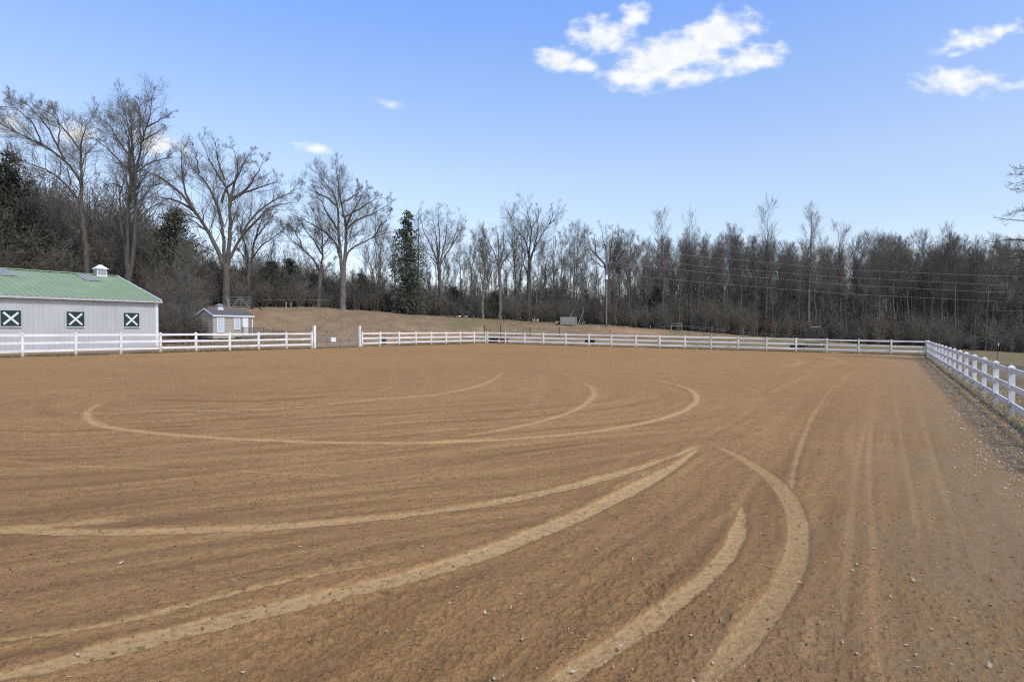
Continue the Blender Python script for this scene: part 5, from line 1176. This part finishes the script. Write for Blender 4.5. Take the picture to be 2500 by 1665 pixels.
# far-off wood and undergrowth: one object each, scattered by geometry nodes
def scatter(name, pts, scl, src, label, tilt=.06, seed=0):
    me = bpy.data.meshes.new(name); me.vertices.add(len(pts)); me.vertices.foreach_set('co', np.asarray(pts, np.float32).ravel()); me.update()
    at = me.attributes.new('scl', 'FLOAT', 'POINT'); at.data.foreach_set('value', np.asarray(scl, np.float32))
    o = link(name, me); tag(o, label, kind='stuff')
    col = bpy.data.collections.new(name + ' shapes')
    for s in src: col.objects.link(s)
    ng = bpy.data.node_groups.new(name, 'GeometryNodeTree'); ng.interface.new_socket('Geometry', in_out='INPUT', socket_type='NodeSocketGeometry'); ng.interface.new_socket('Geometry', in_out='OUTPUT', socket_type='NodeSocketGeometry')
    N = ng.nodes.new; gi, go = N('NodeGroupInput'), N('NodeGroupOutput'); ip = N('GeometryNodeInstanceOnPoints'); ci = N('GeometryNodeCollectionInfo')
    ci.inputs['Collection'].default_value = col; ci.inputs['Separate Children'].default_value = True; ci.inputs['Reset Children'].default_value = True
    ip.inputs['Pick Instance'].default_value = True
    ri = N('FunctionNodeRandomValue'); ri.data_type = 'INT'; ri.inputs['Min'].default_value = 0; ri.inputs['Max'].default_value = max(0, len(src) - 1); ri.inputs['Seed'].default_value = seed
    rr_ = N('FunctionNodeRandomValue'); rr_.data_type = 'FLOAT_VECTOR'; rr_.inputs['Min'].default_value = (-tilt, -tilt, 0); rr_.inputs['Max'].default_value = (tilt, tilt, 6.283)
    na = N('GeometryNodeInputNamedAttribute'); na.data_type = 'FLOAT'; na.inputs['Name'].default_value = 'scl'
    Lk = ng.links.new
    Lk(gi.outputs[0], ip.inputs['Points']); Lk(ci.outputs[0], ip.inputs['Instance']); Lk([s for s in ri.outputs if s.type == 'INT'][0], ip.inputs['Instance Index']); Lk(rr_.outputs['Value'], ip.inputs['Rotation']); Lk(na.outputs['Attribute'], ip.inputs['Scale']); Lk(ip.outputs[0], go.inputs[0])
    md = o.modifiers.new('scatter', 'NODES'); md.node_group = ng
    return o
def joined(ms, bark, twig, name):
    """trunk and crown meshes of a shape merged into one hidden source object"""
    Vs, Fs, mi, o = [], [], [], 0
    for k, key in enumerate(('trunk', 'crown')):
        me = ms[key]; n = len(me.vertices); v_ = np.empty(n * 3, np.float32); me.vertices.foreach_get('co', v_); Vs.append(v_.reshape(-1, 3))
        f = np.empty(len(me.loops), np.int32); me.loops.foreach_get('vertex_index', f); f = f.reshape(-1, 4) + o; Fs.append(f); mi += [k] * len(f); o += n
    me = np_mesh(name, np.concatenate(Vs), [np.concatenate(Fs)]); me.materials.append(bark); me.materials.append(twig); me.polygons.foreach_set('material_index', np.array(mi, np.int32))
    return bpy.data.objects.new(name, me)
FAR = [stem_tree(140 + k, 17, .13, crown_from=(.06, .12, .18, .1)[k], spread=.24, n1=34, n2=7, n3=5) for k in range(4)]
src = [joined(VAR[k][0], M['bark'], M['twig_brown'], 'wood_shape') for k in (0, 2, 5, 7)] + [joined(m_, M['bark'], M['twig_brown'], 'wood_shape') for m_ in FAR]
rg2 = np.random.default_rng(5); pts, scl = [], []
for i in range(1100):
    px = rg2.uniform(-160, 2680); dens_k = np.interp(px, [-160, 150, 300, 900, 1500, 1650, 2680], [.9, .9, .7, .6, .6, .9, 1.0])
    if rg2.random() > dens_k: continue
    d = float(crest_d((px - CX) / F)) + rg2.uniform(17, 62); g = Gp(px, d)
    h = P(px, sky_y(px) + rg2.uniform(15, 90) + (float(np.interp(px, [200, 320, 1450, 1620], [0, 90, 70, 0]))), d).z - g.z; pts.append(g[:]); scl.append(np.clip(h / 17.2, .35, 1.6))
scatter('distant_wood', pts, scl, src, 'far-off bare trees filling the wood behind the nearer trunks', seed=1)
# undergrowth
def bush(seed, h, stems=14):
    T = Tree(seed); r = T.r; Ps, Rs = [], []
    for k in range(stems):
        az = r.random() * 6.283; sp_ = h * r.uniform(.05, .45); x, y = r.normal(size=2) * .35
        q = resample([(x, y, -.2), (x + math.cos(az) * sp_ * .4, y + math.sin(az) * sp_ * .4, h * .5), (x + math.cos(az) * sp_, y + math.sin(az) * sp_, h * r.uniform(.6, 1))], 8); Ps.append(q); Rs.append(np.linspace(.028, .01, 8))
    Pm, Rm = np.array(Ps), np.array(Rs); T.put('trunk', Pm, Rm, 4)
    p1, r1 = T.spawn(Pm, Rm, 7, (.15, 1), (20, 60), (.25, .5), 5, .05, .18, .012, .011, shrink=.4); T.put('crown', p1, r1, 3)
    p2, r2 = T.spawn(p1, r1, 6, (.1, 1), (20, 60), (.4, .7), 4, .03, .2, .012, .009, shrink=.4); T.put('crown', p2, r2, 3)
    return T.meshes()
bsrc = [joined(bush(400 + k, (4.2, 5.5, 3.4, 6.5)[k], (14, 14, 18, 12)[k]), M['bark'], (M['twig_brown'], M['twig'])[k % 2], 'bush_shape') for k in range(4)]
pts, scl = [], []
for i in range(1450):
    px = rg2.uniform(-150, 2680); far = rg2.random() ** 1.5
    d = float(crest_d((px - CX) / F)) + np.interp(px, [0, 400, 900, 1500, 2600], [1, 3, 4, 2.0, .8]) + far * 34; g = Gp(px, d); pts.append(g[:])
    scl.append(rg2.uniform(.45, 1.15) * np.interp(px, [-150, 300, 500, 900, 1500, 1800, 2600], [1.9, 1.6, 1.0, .7, .7, .85, .95]) * (1 + .9 * min(1.0, far * 2)))
for i in range(60):                                                    # scrub on the leafy slope by the barn
    px = rg2.uniform(370, 500); d = rg2.uniform(60, 72); g = Gp(px, d); pts.append(g[:]); scl.append(rg2.uniform(.25, .7))
scatter('underbrush', pts, scl, bsrc, 'tangled bare brush along the foot of the trees', tilt=.12, seed=2)

# ------------------------------------------------------------------ litter, clods, grass (uncountable)
def arena_pts(n, seed, dmin=3.2, dmax=30, power=1.0):
    r = np.random.default_rng(seed); py = HOR + F * CAMH / np.exp(r.uniform(np.log(dmin), np.log(dmax), n)); px = r.uniform(-60, 2560, n)
    p = pix2arena(px, py); return p, r
def surf_z(p): return ground_z(p[:, 0], p[:, 1])
def chips(name, label, p, r, lo, hi, m, lift=.012, curl=.35):
    n = len(p); L = (lo + (hi - lo) * r.random(n) ** 2.2)[:, None]; a = r.random(n) * 6.283; d = np.stack([np.cos(a), np.sin(a), r.normal(size=n) * .22], 1); sd = np.stack([-np.sin(a), np.cos(a), r.normal(size=n) * .35], 1); wd = L * r.uniform(.18, .55, n)[:, None]
    c0 = np.stack([p[:, 0], p[:, 1], surf_z(p) + lift + .01 * r.random(n)], 1); k = L * curl * r.random(n)[:, None] * np.array([0, 0, 1])
    V = np.stack([c0 - d * L * .5 + k * .6, c0 - sd * wd * .5, c0 + sd * wd * .5 , c0 + d * L * .5 + k], 1).reshape(-1, 3)
    I = np.arange(n)[:, None] * 4; F_ = np.concatenate([I + np.array([[0, 1, 2]]), I + np.array([[1, 3, 2]])])
    o = link(name, np_mesh(name, V, [F_], False), m); tag(o, label, kind='stuff'); return o
p, r = arena_pts(2600, 11, 3.4, 26); keep = (s_right(*p.T) > 1.0) & (r.random(len(p)) < np.clip(.12 + .9 * np.exp(-s_right(*p.T) / 4), 0, 1)); p = p[keep]
chips('leaf_litter', 'scattered pale leaf and bark bits on the arena dirt', p, r, .012, .060, M['chip'])
r = np.random.default_rng(12); n = 10000; t = -1 + 42 * r.random(n) ** 1.25; off = .75 + .10 * np.sin(t * .9) + np.clip(.42 - .008 * t, .12, .4) * r.normal(size=n)
p = RN + e_r * (t - 9)[:, None] + n_r * off[:, None]; keep = (s_right(*p.T) > .15) & (fnoise(p * .9, 91) + r.normal(size=n) * .35 > -.15) & (p[:, 1] > 3); chips('litter_drift', 'drift of pale dry leaves lying along the right fence', p[keep], r, .022, .068, M['chip_pale'], .02)
def clods(n, seed):
    p, r = arena_pts(n, seed, 3.3, 17); n = len(p); s = (.004 + .013 * r.random(n) ** 4)[:, None, None]
    base = np.array([(1, 0, 0), (0, 1, 0), (-1, 0, 0), (0, -1, 0), (0, 0, .75), (0, 0, -.6)], float)
    V = base[None] * s * r.uniform(.6, 1.35, (n, 6, 1)); a = r.random(n) * 6.283; ca, sa = np.cos(a)[:, None], np.sin(a)[:, None]
    V = np.stack([V[:, :, 0] * ca - V[:, :, 1] * sa, V[:, :, 0] * sa + V[:, :, 1] * ca, V[:, :, 2]], 2) + np.stack([p[:, 0], p[:, 1], surf_z(p) + .006], 1)[:, None]
    fc = np.array([(0, 1, 4), (1, 2, 4), (2, 3, 4), (3, 0, 4), (1, 0, 5), (2, 1, 5), (3, 2, 5), (0, 3, 5)]); F_ = (np.arange(n)[:, None, None] * 6 + fc[None]).reshape(-1, 3)
    o = link('dirt_clods', np_mesh('dirt_clods', V.reshape(-1, 3), [F_], False), M['clod']); tag(o, 'small crumbs and clods of dirt on the harrowed arena', kind='stuff')
clods(4200, 21)
def blades(name, label, p, r, lo, hi, m, spread=.6, w=.006):
    n = len(p); h = r.uniform(lo, hi, n)[:, None]; a = r.random(n) * 6.283; sd = np.stack([np.cos(a), np.sin(a), np.zeros(n)], 1) * w * r.uniform(.7, 1.6, n)[:, None]
    ln = norm(np.stack([r.normal(size=n) * spread, r.normal(size=n) * spread, np.ones(n)], 1)); c0 = np.stack([p[:, 0], p[:, 1], surf_z(p) - .01], 1)
    V = np.stack([c0 - sd, c0 + sd, c0 + ln * h * .55 + sd * .7, c0 + ln * h + np.array([0, 0, -.25]) * h * r.random(n)[:, None]], 1).reshape(-1, 3); I = np.arange(n)[:, None] * 4
    o = link(name, np_mesh(name, V, [np.concatenate([I + np.array([[0, 1, 2]]), I + np.array([[0, 2, 3]])])], False), m); tag(o, label, kind='stuff'); return o
r = np.random.default_rng(31)
n = 26000; t = -2 + 46 * r.random(n) ** 1.2; off = -1.6 + 2.5 * r.random(n); p = RN + e_r * (t - 9)[:, None] + n_r * off[:, None]; keep = (fnoise(p * .8, 92) > -.25) & (p[:, 1] > 4) & ((off < .6) | (r.random(n) < .3)); p = p[keep]
blades('fence_grass', 'short dry grass along the right fence', p, r, .04, .13, M['dry_grass'], .9)
n = 7000; t = -2 + 40 * r.random(n) ** 1.2; off = -1.0 + 1.9 * r.random(n); p = RN + e_r * (t - 8)[:, None] + n_r * off[:, None]; keep = (fnoise(p * .7, 93) + .4 * fnoise(p * 2.5, 94) > .25) & (p[:, 1] > 4); blades('green_weeds', 'patches of low green weeds under the right fence', p[keep], r, .04, .12, M['green_grass'], 1.0)
q = []
for A_, B_, nn_, nrm in ((LA - e_l * 6, LB, 9000, n_l), (FA, FB, 9000, n_f)):
    t = r.random(nn_); q.append(A_ + (B_ - A_) * t[:, None] + nrm * (.15 + .55 * r.normal(size=nn_))[:, None])
q = np.concatenate(q); blades('edge_grass', 'rough grass along the foot of the left and far fences', q[fnoise(q * .6, 95) > -.45], r, .07, .20, M['edge_grass'], .6, .012)
# tiny green weeds in the near right of the arena
p, r = arena_pts(420, 41, 3.4, 12); p = p[(s_right(*p.T) < 8.0) & (s_right(*p.T) > 1)][:110]; q = np.repeat(p, 14, 0) + r.normal(size=(len(p) * 14, 2)) * .018
blades('sprouts', 'tiny green sprouts poking through the dirt', q, r, .012, .035, M['green_grass'], 1.4, .004)

r = np.random.default_rng(61); n = 40000; px = r.uniform(380, 1750, n); a = (px - CX) / F; d0 = np.interp(a, _pa, _df) + 1.0; d1 = np.interp(px, _cx, _cd) + 2; Y = d0 + (d1 - d0) * r.random(n); q = np.stack([a * Y, Y], 1)
keep = (fnoise(q * .5, 96) + .6 * fnoise(q * 1.7, 97) > -.1)
blades('bank_grass', 'tufts of dry winter grass on the bank', q[keep][::2], r, .06, .22, M['dry_grass'], .9, .016)
blades('bank_weeds', 'darker dead weeds on the bank', q[keep][1::2][: 9000], r, .06, .26, M['edge_grass'], .9, .018)
